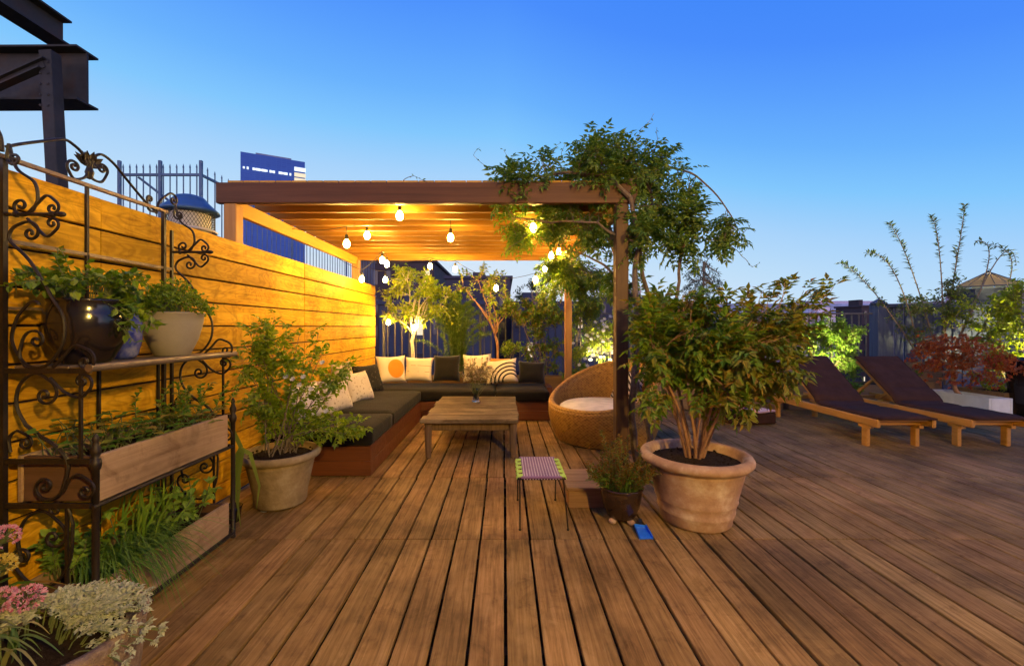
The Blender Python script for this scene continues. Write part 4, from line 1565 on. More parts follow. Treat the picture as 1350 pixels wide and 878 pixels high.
for _ in range(16):
    b0 = V(rng.uniform(RX0 + .06, RX1 - .05), rng.uniform(2.2, RY1 - .05), .715)
    tp = b0 + V(rng.uniform(-.05, .1), rng.uniform(-.02, .12), rng.uniform(.12, .26))
    c = curve(b0, tp, -.05, .06, 6)
    s.tube(c, .0018, 4, False)
    leaves_on(f, c, 90, .035, .022, .3, .8, .3)
s.build('stems', M['greenstem'], t1)
f.build('foliage', M['leaf_strawberry'], t1)
t2 = trough('lower greyed wooden trough near the deck overflowing with grass and pale lobed leaves', .034, .225, RY0 + .03, RY1 + .0)
s, f, gr = MB(), MB(), MB()
for _ in range(330):
    yb = rng.uniform(1.80, 2.12)
    b0 = V(rng.uniform(RX0 + .16, RX1 - .04), yb, .19)
    tp = b0 + V(rng.uniform(.06, .32), rng.uniform(-.16, .20), rng.uniform(-.18, .07))
    tp.z = max(.03, tp.z)
    if tp.x < RX1 + .02: tp.z = max(tp.z, .2)
    gr.blade(arch(b0, tp, rng.uniform(.10, .26), 9), .0045, V(0, 0, 1) + rv(.3))
gr.build('grass', M['leaf_grass'], t2)
for _ in range(26):
    b0 = V(rng.uniform(RX0 + .1, RX1 - .05), rng.uniform(2.02, 2.5), .18)
    tp = b0 + V(rng.uniform(-.08, .12), rng.uniform(-.1, .1), rng.uniform(.10, .30))
    c = curve(b0, tp, -.05, .06, 6)
    s.tube(c, .002, 4, False)
    for _ in range(6):
        p = c[rng.randint(2, 5)]
        d = (rv() + V(.3, -.3, .2)).normalized()
        for a in (-.8, 0, .8):
            dd = d.copy(); dd.rotate(Matrix.Rotation(a, 3, 'Z'))
            f.leaf(p, dd, V(0, 0, 1) + rv(.3), rng.uniform(.035, .055), .026, .25, True)
for _ in range(30):
    b0 = V(rng.uniform(RX0 + .1, RX1 - .05), rng.uniform(1.98, 2.2), .18)
    tp = b0 + V(rng.uniform(-.05, .14), rng.uniform(-.1, .1), rng.uniform(.2, .42))
    f.blade(curve(b0, tp, -.1, .1, 7), .010, V(0, -1, .2) + rv(.4))
for _ in range(26):
    b0 = V(rng.uniform(RX0 + .05, RX1 - .08), rng.uniform(RY0 + .05, 1.98), .19)
    tp = b0 + V(rng.uniform(-.06, .05), rng.uniform(-.08, .06), rng.uniform(.06, .22))
    c = curve(b0, tp, -.05, .08, 5)
    s.tube(c, .002, 4, False)
    leaves_on(f, c, 70, .04, .028, .3, .8, .3, True)
s.build('stems', M['greenstem'], t2)
f.build('foliage', M['leaf_lime'], t2)

# ------------------------------------------------------------------ pots on the rack shelf
gx, gy, gz = -1.825, 1.86, 1.123
bp = thing('herb_pot', 'big round black glazed pot with soft green herbs trailing over its rim', 'potted plant', (gx, gy, gz))
q = MB().lathe([(0, .0), (.075, .0), (.085, .01), (.128, .10), (.140, .165), (.137, .22), (.122, .258), (.128, .268), (.128, .276), (.115, .278), (.11, .25), (0, .245)], (gx, gy, gz), 44)
q.build('pot', M['black_glaze'], bp, smooth=True)
soil_disc(gx, gy, gz + .25, .108).build('soil', M['soil'], bp)
s, f = MB(), MB()
for _ in range(58):
    a = rng.uniform(0, 2 * PI)
    b0 = V(gx + .06 * math.cos(a), gy + .06 * math.sin(a), gz + .255)
    k = rng.random()
    r_ = rng.uniform(.08, .27)
    tp = V(gx + r_ * math.cos(a), gy + r_ * math.sin(a), gz + .255 + (rng.uniform(.03, .13) if k < .72 else rng.uniform(-.10, .0)))
    tp.x = max(tp.x, -2.0)
    if k >= .72: tp = V(gx + .17 + rng.uniform(0, .06), gy + rng.uniform(-.05, .16), gz + rng.uniform(.08, .24))
    c = arch(b0, tp, .06, 7)
    s.tube(c, .0017, 4, False)
    leaves_on(f, c, 75, .036, .024, .3, .8, .3, True)
for _ in range(8):
    b0 = V(gx - .03, gy - .02, gz + .255)
    tp = b0 + V(rng.uniform(-.12, .05), rng.uniform(-.08, .12), rng.uniform(.14, .24))
    c = curve(b0, tp, -.04, .05, 6)
    s.tube(c, .0017, 4, False)
    leaves_on(f, c, 60, .03, .022, .4, .8, .3, True)
s.build('stems', M['greenstem'], bp)
f.build('foliage', M['leaf_herb'], bp)

jx, jy = -1.90, 2.10
jp = thing('glazed_jar', 'blue and silver glazed jar half hidden between the black pot and the grey bowl', 'jar', (jx, jy, gz))
MB().lathe([(0, 0), (.055, 0), (.07, .02), (.085, .09), (.09, .16), (.078, .21), (.06, .235), (.066, .25), (.058, .25), (.05, .235), (0, .23)], (jx, jy, gz), 32).build('jar_body', M['blue_glaze'], jp, smooth=True)
s, f = MB(), MB()
for _ in range(26):
    b0 = V(jx, jy, gz + .23)
    tp = b0 + V(rng.uniform(-.06, .14), rng.uniform(-.16, .14), rng.uniform(-.01, .16))
    c = arch(b0, tp, .05, 6)
    s.tube(c, .0016, 4, False)
    leaves_on(f, c, 80, .034, .024, .3, .8, .3, True)
s.build('stems', M['greenstem'], jp)
f.build('foliage', M['leaf_herb'], jp)

cx_, cy_ = -1.825, 2.335
cp_ = thing('parsley_pot', 'smooth grey bowl pot with a dome of curly parsley on the rack shelf', 'potted plant', (cx_, cy_, gz))
MB().lathe([(0, .0), (.075, .0), (.082, .006), (.118, .09), (.140, .18), (.146, .228), (.150, .232), (.146, .237), (.136, .235), (.128, .20), (0, .195)], (cx_, cy_, gz), 48).build('pot', M['grey_plastic'], cp_, smooth=True)
soil_disc(cx_, cy_, gz + .205, .128).build('soil', M['soil'], cp_)
s, f = MB(), MB()
for _ in range(150):
    a, rr = rng.uniform(0, 2 * PI), math.sqrt(rng.random())
    b0 = V(cx_ + .07 * rr * math.cos(a), cy_ + .07 * rr * math.sin(a), gz + .21)
    tp = V(cx_ + .18 * rr * math.cos(a), cy_ + .18 * rr * math.sin(a), gz + .25 + .13 * (1 - rr * rr) * rng.uniform(.5, 1.15) + rng.uniform(-.02, .02))
    c = arch(b0, tp, .03, 5)
    s.tube(c, .0012, 3, False)
    for _ in range(11):
        f.leaf(tp + rv(.024), (rv() + V(0, 0, .35)).normalized(), V(0, 0, 1) + rv(.7), rng.uniform(.014, .026), .015, .3)
s.build('stems', M['greenstem'], cp_)
f.build('foliage', M['leaf_parsley'], cp_)

# ------------------------------------------------------------------ pots in the near left corner
sx_, sy_ = -1.34, 1.24
st = thing('silver_leaf_pot', 'rough brown stone pot with silver-grey lacy foliage in the near corner', 'potted plant', (sx_, sy_, 0))
MB().lathe([(0, .002), (.17, .002), (.19, .05), (.215, .22), (.228, .35), (.234, .372), (.228, .385), (.205, .385), (.20, .36), (0, .345)], (sx_, sy_, 0), 44, .03, 8).build('pot', M['stone'], st, smooth=True)
soil_disc(sx_, sy_, .352, .20).build('soil', M['soil'], st)
s, f = MB(), MB()
for _ in range(80):
    a, rr = rng.uniform(-.35, PI + .2), math.sqrt(rng.random())
    b0 = V(sx_ + .14 * rr * math.cos(a), sy_ + .14 * rr * math.sin(a), .36)
    tp = V(sx_ + .25 * rr * math.cos(a) + .03, sy_ + .22 * rr * math.sin(a) + .03, .385 + .06 * (1 - rr * rr) * rng.uniform(.5, 1.1) - (.05 if rr > .85 else 0))
    c = arch(b0, tp, .03, 6)
    s.tube(c, .0018, 4, False)
    for t in (2, 3, 4, 5):
        for _ in range(4):
            pinnate(f, c[t] + rv(.006), (rv() + V(0, 0, .5) + (c[t] - c[t - 1]).normalized()).normalized(), 2, .022, .015, .010, .1)
gq = MB()
for _ in range(22):
    b0 = V(sx_ + rng.uniform(-.17, .0), sy_ + rng.uniform(-.14, -.02), .36)
    tp = b0 + V(rng.uniform(-.02, .24), rng.uniform(-.10, .03), rng.uniform(.0, .09))
    gq.blade(arch(b0, tp, .10, 9), .011, V(0, 0, 1) + rv(.3))
gq.build('grass', leafmat('striped_grass', [(.06, .13, .025), (.12, .18, .04), (.34, .30, .12)]), st)
s.build('stems', M['greenstem'], st)
f.build('foliage', M['leaf_silver'], st)

ux, uy = -1.70, 1.36
sd = thing('sedum_pot', 'dark pot of pink flowering sedum squeezed behind the rough stone pot', 'potted plant', (ux, uy, 0))
MB().lathe([(0, .002), (.09, .002), (.125, .22), (.135, .24), (.12, .24), (.11, .2), (0, .2)], (ux, uy, 0), 32).build('pot', M['black_glaze'], sd, smooth=True)
s, f, fp, fy = MB(), MB(), MB(), MB()
for (px, py, Y, mbx, r_) in ((36, 788, 1.27, fp, .034), (3, 708, 1.27, fp, .032), (2, 790, 1.25, fp, .030), (3, 744, 1.26, fy, .026)):
    tp = P(px, py, Y)
    c = curve(V(ux + rng.uniform(-.04, .04), uy + rng.uniform(-.04, .04), .2), tp, -.03, .03, 8)
    s.tube(c, .003, 5, False)
    leaves_on(f, c, 60, .04, .018, .2, .9, .1, True)
    for _ in range(95):
        d = (rv() + V(0, 0, .25)).normalized()
        q_ = tp + V(d.x * r_, d.y * r_, d.z * r_ * .85)
        s.tube([tp - V(0, 0, .02), q_], .0006, 3, False)
        for k in range(4):
            mbx.leaf(q_, (d + rv(.8)).normalized(), rv(), .011, .006, .1)
for _ in range(30):
    b0 = V(ux + rng.uniform(-.06, .06), uy + rng.uniform(-.06, .06), .2)
    tp = b0 + V(rng.uniform(.0, .3), rng.uniform(-.25, .05), rng.uniform(.05, .28))
    f.blade(arch(b0, tp, .08, 8), .016, V(0, -1, .3) + rv(.3))
s.build('stems', M['greenstem'], sd)
f.build('foliage', M['leaf_sedum'], sd)
fp.build('pink_flower_heads', M['pink_petal'], sd)
fy.build('yellow_flower_heads', M['yellow_petal'], sd)
# ------------------------------------------------------------------ wisteria on the right front post
wv = thing('wisteria_vine', 'twisting wisteria vine climbing the right front pergola post and spilling over the roof', 'vine', (1.15, 3.62, 0))
s, f = MB(), MB()
wn = []
def vine(pts, r0, r1, wob=.03):
    full = []
    for a, b in zip(pts, pts[1:]):
        full += curve(a, b, 0, wob, 7)[:-1]
    full.append(Vector(pts[-1]))
    s.tube(full, tap(r0, r1, len(full)), 7)
    wn.extend(full[len(full) // 3:])
    return full
b0 = V(1.16, 3.60, 0.0)
vine([b0, V(1.07, 3.52, .40), V(1.03, 3.40, .75), V(1.10, 3.42, 1.15), V(1.04, 3.38, 1.55), V(1.10, 3.42, 1.95), V(1.0, 3.36, 2.3), V(.8, 3.40, 2.50), V(.35, 3.5, 2.52)], .034, .012, .05)
vine([b0 + V(.05, .03, 0), V(1.22, 3.55, .35), V(1.08, 3.58, .9), V(1.22, 3.55, 1.35), V(1.12, 3.5, 1.9), V(1.2, 3.45, 2.35), V(1.05, 3.5, 2.65)], .028, .010, .06)
vine([V(1.03, 3.40, .85), V(1.28, 3.42, 1.2), V(1.42, 3.45, 1.65), V(1.5, 3.5, 2.1), V(1.6, 3.5, 2.35)], .018, .007, .06)
vine([V(1.10, 3.42, 1.45), V(.9, 3.6, 1.75), V(.78, 3.9, 1.92), V(.6, 4.2, 2.05)], .014, .006, .05)
vine([V(1.06, 3.42, 1.95), V(.75, 3.42, 2.12), V(.4, 3.55, 2.15), V(.05, 3.6, 2.2)], .012, .005, .05)
vine([V(1.0, 3.4, 2.45), V(1.3, 3.5, 2.62), V(1.65, 3.55, 2.5), V(1.9, 3.55, 2.2)], .012, .005, .05)
vine([V(.8, 3.42, 2.5), V(.3, 3.65, 2.58), V(-.1, 3.7, 2.55)], .012, .004, .05)
vine([V(.95, 4.3, 2.2), V(.80, 5.0, 2.15), V(.78, 5.9, 2.0), V(.85, 6.2, 1.6)], .012, .006, .05)
L3 = lambda px, py, rx, rz=None, Y=3.5, ry=None: lob(px, py, Y, rx, rz, ry)
top = [L3(688, 236, 34, 18), L3(735, 228, 34, 22), L3(785, 214, 34, 24), L3(836, 203, 30, 20), L3(810, 236, 40, 20), L3(862, 238, 32, 26), L3(885, 268, 34, 30), L3(915, 295, 32, 24), L3(950, 313, 28, 12), L3(868, 300, 36, 30), L3(838, 322, 24, 26), L3(890, 318, 28, 14)]
crown_pinnate(s, f, wn, top, 520, .22, 2, (4, 5, 6), .21, .060, .026, .9, .003)
mid = [L3(700, 270, 34, 20, 3.75), L3(735, 255, 30, 20, 3.5), L3(680, 300, 20, 14, 3.9), L3(735, 300, 30, 30, 4.0), L3(745, 345, 26, 30, 4.6), L3(768, 365, 30, 28, 5.2), L3(735, 370, 36, 22, 5.6), L3(842, 365, 16, 26, 3.5), L3(790, 330, 16, 34, 3.8), L3(820, 360, 18, 40, 3.55), L3(590, 290, 26, 8, 3.7), L3(655, 262, 24, 10, 3.5), L3(715, 285, 34, 22, 3.7), L3(785, 300, 20, 30, 3.6), L3(815, 300, 16, 26, 3.38)]
crown_pinnate(s, f, wn, mid, 430, .2, 2, (4, 5, 6), .21, .062, .027, .9, .003)
for pts in ([(835, 190), (845, 170), (862, 150)], [(860, 200), (868, 188), (866, 168)], [(700, 215), (720, 205), (740, 188)], [(672, 235), (645, 222), (624, 205), (632, 195)], [(690, 222), (672, 210), (662, 196)], [(878, 235), (882, 222), (898, 208)],
            [(955, 318), (975, 312), (988, 300), (986, 290)], [(960, 322), (978, 338), (992, 352), (1002, 346)], [(905, 255), (910, 240), (918, 232)], [(760, 200), (765, 188), (757, 186)], [(745, 215), (740, 202), (745, 190)], [(530, 240), (545, 232), (560, 238), (590, 262), (620, 270)], [(665, 335), (685, 318), (715, 300)]):
    c = [P(a, b_, 3.5 + rng.uniform(-.06, .06)) for a, b_ in pts]
    full = []
    for a, b_ in zip(c, c[1:]):
        full += curve(a, b_, 0, .08, 5)[:-1]
    full.append(c[-1])
    s.tube(full, tap(.0028, .0012, len(full)), 4, False)
    for p in full[3:]:
        if rng.random() < .75:
            f.leaf(p, rv() + V(0, 0, .2), rv(), rng.uniform(.02, .04), .012, .2)
s.build('stems', M['vinebark'], wv)
f.build('foliage', M['leaf_wisteria'], wv)

# ------------------------------------------------------------------ planters and plants behind the bench
def planter_box(lab, x0, x1, y0, y1, z, mat, group=None, cat='planter'):
    t = thing('wooden_planter', lab, cat, ((x0 + x1) / 2, (y0 + y1) / 2, 0), group)
    q = MB()
    k = max(2, round(z / .15))
    for i in range(k):
        a, b_ = .01 + (z - .01) * i / k, .01 + (z - .01) * (i + 1) / k - .004
        q.box(x0, x1, y0, y0 + .022, a, b_, .002)
        q.box(x0, x1, y1 - .022, y1, a, b_, .002)
        q.box(x0, x0 + .022, y0 + .024, y1 - .024, a, b_, .002)
        q.box(x1 - .022, x1, y0 + .024, y1 - .024, a, b_, .002)
    q.build('side_boards', mat, t)
    q = MB()
    q.box(x0 + .023, x1 - .023, y0 + .023, y1 - .023, .02, z - .04)
    for _ in range(int(60 * (x1 - x0))):
        q.ball(V(rng.uniform(x0 + .05, x1 - .05), rng.uniform(y0 + .05, y1 - .05), z - .037), rng.uniform(.006, .02), 1, 1, .6, 5, 3)
    q.build('soil', M['soil'], t)
    return t
planter_box('long wooden planter hidden behind the rear bench holding the small trees', -1.98, 1.9, 6.635, 6.93, .50, M['planter_wood'])
planter_box('wooden planter along the railing behind the big nandina', 1.95, 4.3, 6.55, 6.93, .42, M['planter_wood'])
planter_box('wooden planter along the railing behind the loungers', 4.36, 6.3, 6.5, 6.93, .40, M['planter_wood'])

def tree(name, lab, cat, base, trunk, trunk_r, lobes, n, leaf, kind, bark, group=None, big=False, per=60, L=.05, W=.026, twig=.25, spread=.9, up=.2, forks=6, clump=True):
    t = thing(name, lab, cat, base, group)
    s, f = MB(), MB()
    tr = []
    for a, b_ in zip(trunk, trunk[1:]):
        tr += curve(a, b_, 0, .04, 6)[:-1]
    tr.append(Vector(trunk[-1]))
    s.tube(tr, tap(trunk_r, trunk_r * .55, len(tr)), 8)
    nn = [tr[-1]]
    for k in range(forks):
        p = in_lobes(lobes)
        a = tr[-1 - rng.randint(0, min(3, len(tr) - 1))]
        c = curve(a, a.lerp(p, .85), .04, .10, 8)
        s.tube(c, tap(trunk_r * .5, trunk_r * .15, 8), 5, False)
        nn += c[2:]
    if kind == 'pinnate':
        crown_pinnate(s, f, nn, lobes, n, twig, 2, (3, 4), .14, L, W, .6, .003, big)
    else:
        crown_simple(s, f, nn, lobes, n, twig, per, L, W, .003, big, up, .3, spread, True, clump)
    s.build('trunk', bark, t)
    f.build('crown', leaf, t)
    return t
Yb = 6.78
tree('small_tree', 'small pale-trunked tree with a yellow-green crown at the left end of the rear planter', 'tree', P(545, 480, Yb) * 1, [V(P(545, 480, Yb).x, Yb, .46), P(543, 450, Yb), P(549, 432, Yb - .02)], .035,
     [lob(545, 385, Yb - .05, 36, 34, .3), lob(525, 400, Yb, 22, 30, .2), lob(572, 375, Yb - .1, 26, 24, .22), lob(590, 400, Yb - .05, 18, 22, .2), lob(560, 410, Yb - .1, 24, 18, .2)], 400, M['leaf_yellow'], 's', M['palebark'], L=.085, W=.050, per=30, twig=.22, forks=10)
tree('thin_tree', 'thin bare-stemmed tree with sparse yellow-green leaves in the middle of the rear planter', 'tree', (P(657, 490, Yb).x, Yb, .46), [V(P(657, 490, Yb).x, Yb, .46), P(655, 450, Yb), P(652, 435, Yb)], .026,
     [lob(632, 385, Yb, 24, 26, .2), lob(640, 360, Yb, 22, 14, .2), lob(655, 395, Yb, 20, 26, .2), lob(615, 372, Yb, 16, 22, .2)], 230, M['leaf_yellow'], 's', M['cane'], L=.07, W=.040, per=26, twig=.2, forks=9)
# feathery upright plant
fe = thing('feathery_plant', 'tall upright feathery green plant behind the black pillow', 'plant', (P(603, 480, Yb).x, Yb, .46))
s, f = MB(), MB()
bx0 = P(603, 480, Yb).x
for k in range(52):
    px = rng.gauss(603, 20)
    py = 385 + abs(px - 603) * .5 + rng.uniform(0, 46)
    tp = P(px, py, Yb + rng.uniform(-.12, .1))
    c = arch(V(bx0 + rng.uniform(-.12, .12), Yb + rng.uniform(-.08, .08), .48), tp, -.05, 10)
    s.tube(c, tap(.004, .0015, 10), 4, False)
    leaves_on(f, c, 230, .060, .013, .05, .75, .35)
s.build('stems', M['greenstem'], fe)
f.build('foliage', leafmat('feathery_leaf', [(.07, .14, .015), (.11, .18, .02), (.15, .20, .03)]), fe)

def bush(name, lab, base, lobes, n, leaf, L=.05, W=.028, per=60, twig=.25, group=None, big=False, kind='s', stems=7, cat='shrub', flowers=None):
    t = thing(name, lab, cat, base, group)
    s, f = MB(), MB()
    nn = []
    for k in range(stems):
        p = in_lobes(lobes)
        b0 = Vector(base) + V(rng.uniform(-.1, .1), rng.uniform(-.06, .06), 0)
        c = curve(b0, b0.lerp(p, .8), -.03, .06, 8)
        s.tube(c, tap(.010, .004, 8), 5, False)
        nn += c[2:]
    if kind == 'p':
        crown_pinnate(s, f, nn, lobes, n, twig, 2, (3, 4), .15, L, W, .6, .003)
    else:
        crown_simple(s, f, nn, lobes, n, twig, per, L, W, .003, big)
    s.build('stems', M['bark'], t)
    f.build('foliage', leaf, t)
    if flowers:
        fl = MB()
        for _ in range(flowers[0]):
            flower(fl, in_lobes(lobes) + V(0, -.08, 0), flowers[1], 6)
        fl.build('blossoms', flowers[2], t)
    return t
bush('low_shrub', 'little rounded shrub poking up behind the orange and arc pillows', (P(672, 485, Yb).x, Yb, .46), [lob(674, 462, Yb, 18, 18, .15)], 70, M['leaf_rose'], L=.055, W=.026, per=50)
bush('leafy_shrub', 'spreading yellow-green shrub left of the rear right pergola post', (P(715, 488, Yb).x, Yb, .46), [lob(700, 405, Yb, 40, 20, .25), lob(722, 435, Yb, 28, 36, .2), lob(680, 410, Yb, 22, 12, .15), lob(715, 475, Yb, 30, 16, .2)], 360, M['leaf_nandina'], L=.075, W=.036, per=40)
bush('leafy_shrub', 'tall green shrub right of the rear right pergola post', (P(765, 488, 6.75).x, 6.75, .46), [lob(763, 430, 6.7, 22, 44, .2), lob(752, 485, 6.6, 26, 22, .2), lob(778, 400, 6.75, 20, 24, .2)], 260, M['leaf_wisteria'], L=.07, W=.034, per=44)
bush('flowering_shrub', 'pale flowering shrub lit from below behind the wicker chair', (P(800, 492, 6.5).x, 6.5, .20), [lob(795, 445, 6.45, 26, 36, .22), lob(770, 460, 6.4, 18, 26, .18), lob(815, 425, 6.45, 16, 24, .18)], 220, M['leaf_yellow'], L=.06, W=.03, per=40, flowers=(60, .035, M['white_petal']))
bush('dark_shrub', 'dark leafy shrub behind the nandina and right of the pergola post', (P(850, 492, 6.4).x, 6.4, .2), [lob(848, 440, 6.3, 34, 46, .25), lob(880, 425, 6.4, 34, 34, .25), lob(845, 490, 6.2, 22, 26, .2)], 200, M['leaf_dark'], L=.06, W=.03, per=44)
bush('dark_shrub', 'dark green shrub behind the middle of the nandina crown', (P(960, 500, 6.6).x, 6.6, .35), [lob(935, 420, 6.7, 40, 26, .22), lob(985, 430, 6.7, 36, 26, .22), lob(960, 470, 6.6, 50, 30, .22)], 150, M['leaf_dark'], L=.06, W=.03, per=44)
bush('bright_shrub', 'bright lime shrub lit from below between the two loungers and the railing', (P(1090, 512, 6.68).x, 6.68, .36), [lob(1092, 446, 6.6, 36, 26, .2), lob(1112, 440, 6.6, 26, 22, .2), lob(1125, 470, 6.55, 18, 26, .15), lob(1070, 470, 6.62, 24, 28, .2), lob(1105, 480, 6.6, 26, 30, .2), lob(1135, 445, 6.66, 20, 16, .16), lob(1118, 520, 6.45, 22, 24, .18)], 620, M['leaf_lime'], L=.065, W=.034, per=44)
bush('low_shrub', 'low green and russet shrub against the boarded wall beside the second lounger back', (P(1185, 520, 6.7).x, 6.7, .36), [lob(1188, 500, 6.6, 22, 22, .2), lob(1168, 455, 6.75, 6, 18, .1)], 110, M['leaf_rose'], L=.055, W=.03, per=44)

# tall arching shrub with long shoots against the boarded wall
ab = thing('arching_shrub', 'tall shrub with long wispy shoots arching above the boarded wall', 'shrub', (P(1225, 500, 6.75).x, 6.75, .36))
s, f = MB(), MB()
ba = V(P(1225, 500, 6.75).x, 6.75, .36)
nn = []
for (tx, ty, mx_, my_, dn) in ((1108, 347, 1160, 395, 1), (1142, 334, 1185, 372, 1), (1172, 294, 1205, 365, 1), (1228, 286, 1240, 350, 1), (1272, 270, 1262, 340, 1), (1285, 318, 1300, 360, .4), (1340, 350, 1310, 350, .5), (1300, 322, 1330, 372, .5), (1260, 330, 1255, 380, .8), (1350, 380, 1320, 395, .6)):
    tp, md = P(tx, ty, 6.6), P(mx_, my_, 6.7)
    c = []
    bb = ba + V(rng.uniform(-.1, .3), 0, 0)
    for i in range(14):
        t = i / 13
        c.append(bb * (1 - t) ** 2 + (md * 2 - (bb + tp) * .5) * (2 * t * (1 - t)) + tp * t * t)
    s.tube(c, tap(.012, .003, 14), 5, False)
    nn += c[1:7]
    leaves_on(f, c[7:], 95 * dn, .085, .027, .0, .8, .25)
    leaves_on(f, c[5:9], 16, .06, .022, .0, .9, .25)
crown_simple(s, f, nn, [lob(1215, 420, 6.7, 36, 34, .2), lob(1180, 400, 6.7, 26, 12, .15), lob(1262, 372, 6.7, 12, 26, .15), lob(1240, 400, 6.7, 40, 20, .2)], 330, .25, 34, .065, .03)
s.build('stems', M['bark'], ab)
f.build('foliage', leafmat('wispy_leaf', [(.07, .12, .035), (.12, .16, .04), (.18, .20, .06)]), ab)

# right-hand planter with bright bush
planter_box('low wooden planter at the right edge with a lit bush behind the red maple', 7.0, 8.15, 5.95, 6.6, .36, M['planter_wood'])
planter_box('tall narrow wooden planter between the second lounger and the red maple', 6.36, 6.82, 6.62, 6.93, .72, M['planter_wood'])
bush('leafy_shrub', 'yellow-green bush lit from below at the right edge behind the red maple', (7.6, 6.3, .33), [lob(1300, 440, 6.5, 40, 30, .3), lob(1335, 430, 6.3, 30, 50, .3), lob(1320, 490, 6.25, 34, 30, .3), lob(1270, 410, 6.6, 30, 16, .2), lob(1345, 385, 6.3, 20, 16, .2)], 480, M['leaf_yellow'], L=.065, W=.034, per=44)
# white trough with the red maple
wt = thing('potted_maple', 'long white trough holding a spreading red Japanese maple', 'potted plant', (6.42, 5.95, 0))
q = MB()
q.box(6.30, 6.33, 5.52, 6.36, .03, .35, .004)
q.box(6.58, 6.61, 5.52, 6.36, .03, .35, .004)
q.box(6.332, 6.578, 5.52, 5.55, .03, .348, .004)
q.box(6.332, 6.578, 6.33, 6.36, .03, .348, .004)
q.box(6.332, 6.578, 5.552, 6.328, .03, .06)
q.build('trough', M['white_box'], wt)
q = MB()
q.box(6.333, 6.577, 5.553, 6.327, .062, .30)
q.build('soil', M['soil'], wt)
s, f = MB(), MB()
b0 = V(6.45, 6.0, .30)
c = curve(b0, P(1252, 478, 6.0), 0, .06, 8)
s.tube(c, tap(.032, .022, 8), 7)
lb = [lob(1255, 462, 6.0, 40, 22, .35), lob(1225, 480, 6.0, 20, 26, .25), lob(1290, 470, 5.9, 32, 22, .3), lob(1318, 480, 5.8, 24, 14, .25), lob(1240, 450, 6.0, 24, 14, .3), lob(1285, 500, 5.8, 30, 14, .25)]
nn = [c[-1]]
for k in range(12):
    p = in_lobes(lb)
    cc = curve(c[-1 - rng.randint(0, 2)], p, -.06, .1, 8)
    s.tube(cc, tap(.012, .003, 8), 5, False)
    nn += cc[2:]
for _ in range(250):
    p = in_lobes(lb)
    a = min(nn, key=lambda v: (v - p).length)
    s.tube(curve(a, p, -.05, .06, 4), .002, 3, False)
    for k in range(5):
        q_ = p + rv(.05)
        d = (rv() + V(0, 0, -.4)).normalized()
        for t in range(5):
            dd = d.copy(); dd.rotate(Matrix.Rotation((t - 2) * .55, 3, V(0, .3, 1).normalized()))
            f.leaf(q_, dd, V(0, -.3, 1) + rv(.4), .062 * (1 - .12 * abs(t - 2)), .014, .3)
s.build('trunk', M['cane'], wt)
f.build('crown', M['leaf_maple'], wt)
# dark pot at the right edge
dk = thing('tall_black_pot', 'tall black pot cut off by the right edge of the picture', 'pot', (7.25, 5.75, 0))
MB().lathe([(0, .0), (.17, .0), (.20, .25), (.23, .60), (.25, .82), (.24, .85), (.21, .85), (.2, .78), (0, .76)], (7.25, 5.85, 0), 32).build('pot_body', M['black_glaze'], dk, smooth=True)

# ------------------------------------------------------------------ garden uplights
def uplight(lab, p, aim, energy, colr, spot=95):
    t = thing('garden_spotlight', lab, 'garden light', p, 'garden spotlights')
    p, aim = Vector(p), Vector(aim)
    d = (aim - p).normalized()
    rot = d.to_track_quat('Z', 'Y').to_matrix()
    q = MB()
    q.lathe([(0, -.05), (.025, -.05), (.032, -.02), (.036, .03), (.034, .03), (.030, .005), (0, .004)], (0, 0, 0), 16)
    q.v = [tuple(p + rot @ Vector(v)) for v in q.v]
    q.build('lamp_head', M['cord'], t)
    q = MB()
    q.tube([p - d * .04, p + V(0, 0, -.22)], .008, 6)
    q.build('stake', M['cord'], t)
    q = MB()
    q.lathe([(.029, .008), (.02, .012), (0, .013)], (0, 0, 0), 16)
    q.v = [tuple(p + rot @ Vector(v)) for v in q.v]
    q.build('lens', M['spot_glow'], t)
    ld = bpy.data.lights.new('spot', 'SPOT')
    ld.energy = energy; ld.color = colr; ld.spot_size = R(spot); ld.spot_blend = .8; ld.shadow_soft_size = .03
    lo = bpy.data.objects.new('spot', ld)
    col.objects.link(lo)
    lo.location = p + d * .04
    lo.rotation_euler = (-d).to_track_quat('Z', 'Y').to_euler()
WARMW = (1.0, .82, .40)
uplight('small garden spotlight under the flowering shrub behind the wicker chair', P(799, 496, 6.05), P(795, 440, 6.5), 240, WARMW)
uplight('small garden spotlight under the lime shrub behind the first lounger', (4.58, 6.12, .26), (4.82, 6.62, 1.15), 420, (1.0, .92, .36))
uplight('small garden spotlight under the lit bush at the right edge', (7.78, 5.80, .34), (7.55, 6.45, 1.15), 420, (1.0, .84, .34))

# ------------------------------------------------------------------ back railing and boarded wall
rl = thing('metal_railing', 'dark metal railing of thin upright bars along the back of the terrace', 'railing', (2, 7.05, 0))
q = MB()
q.box(-2.0, 6.1, 7.03, 7.07, 1.485, 1.515, .003)
q.box(-2.0, 6.1, 7.035, 7.065, .10, .13, .003)
q.build('rails', M['rail_iron'], rl)
for a, b_ in ((-2.0, -.4), (-.4, 1.2), (1.2, 2.8), (2.8, 4.4), (4.4, 6.1)):
    q = MB()
    x = a + .065
    while x < b_ - .02:
        q.box(x - .008, x + .008, 7.042, 7.058, .13, 1.485)
        x += .118
    q.build('bars', M['rail_iron'], rl)
    q = MB()
    q.box(a - .02, a + .02, 7.03, 7.07, 0, 1.53, .003)
    q.build('post', M['rail_iron'], rl)
bw = thing('boarded_wall', 'blue-grey wall of upright boards with a flat cap behind the red maple', 'wall', (7.3, 7.1, 0))
q = MB()
x = 6.36
while x < 9.4:
    q.box(x, x + .145, 7.08 + .012 * (int(x * 10) % 2), 7.11, .02, 1.60, .003)
    x += .16
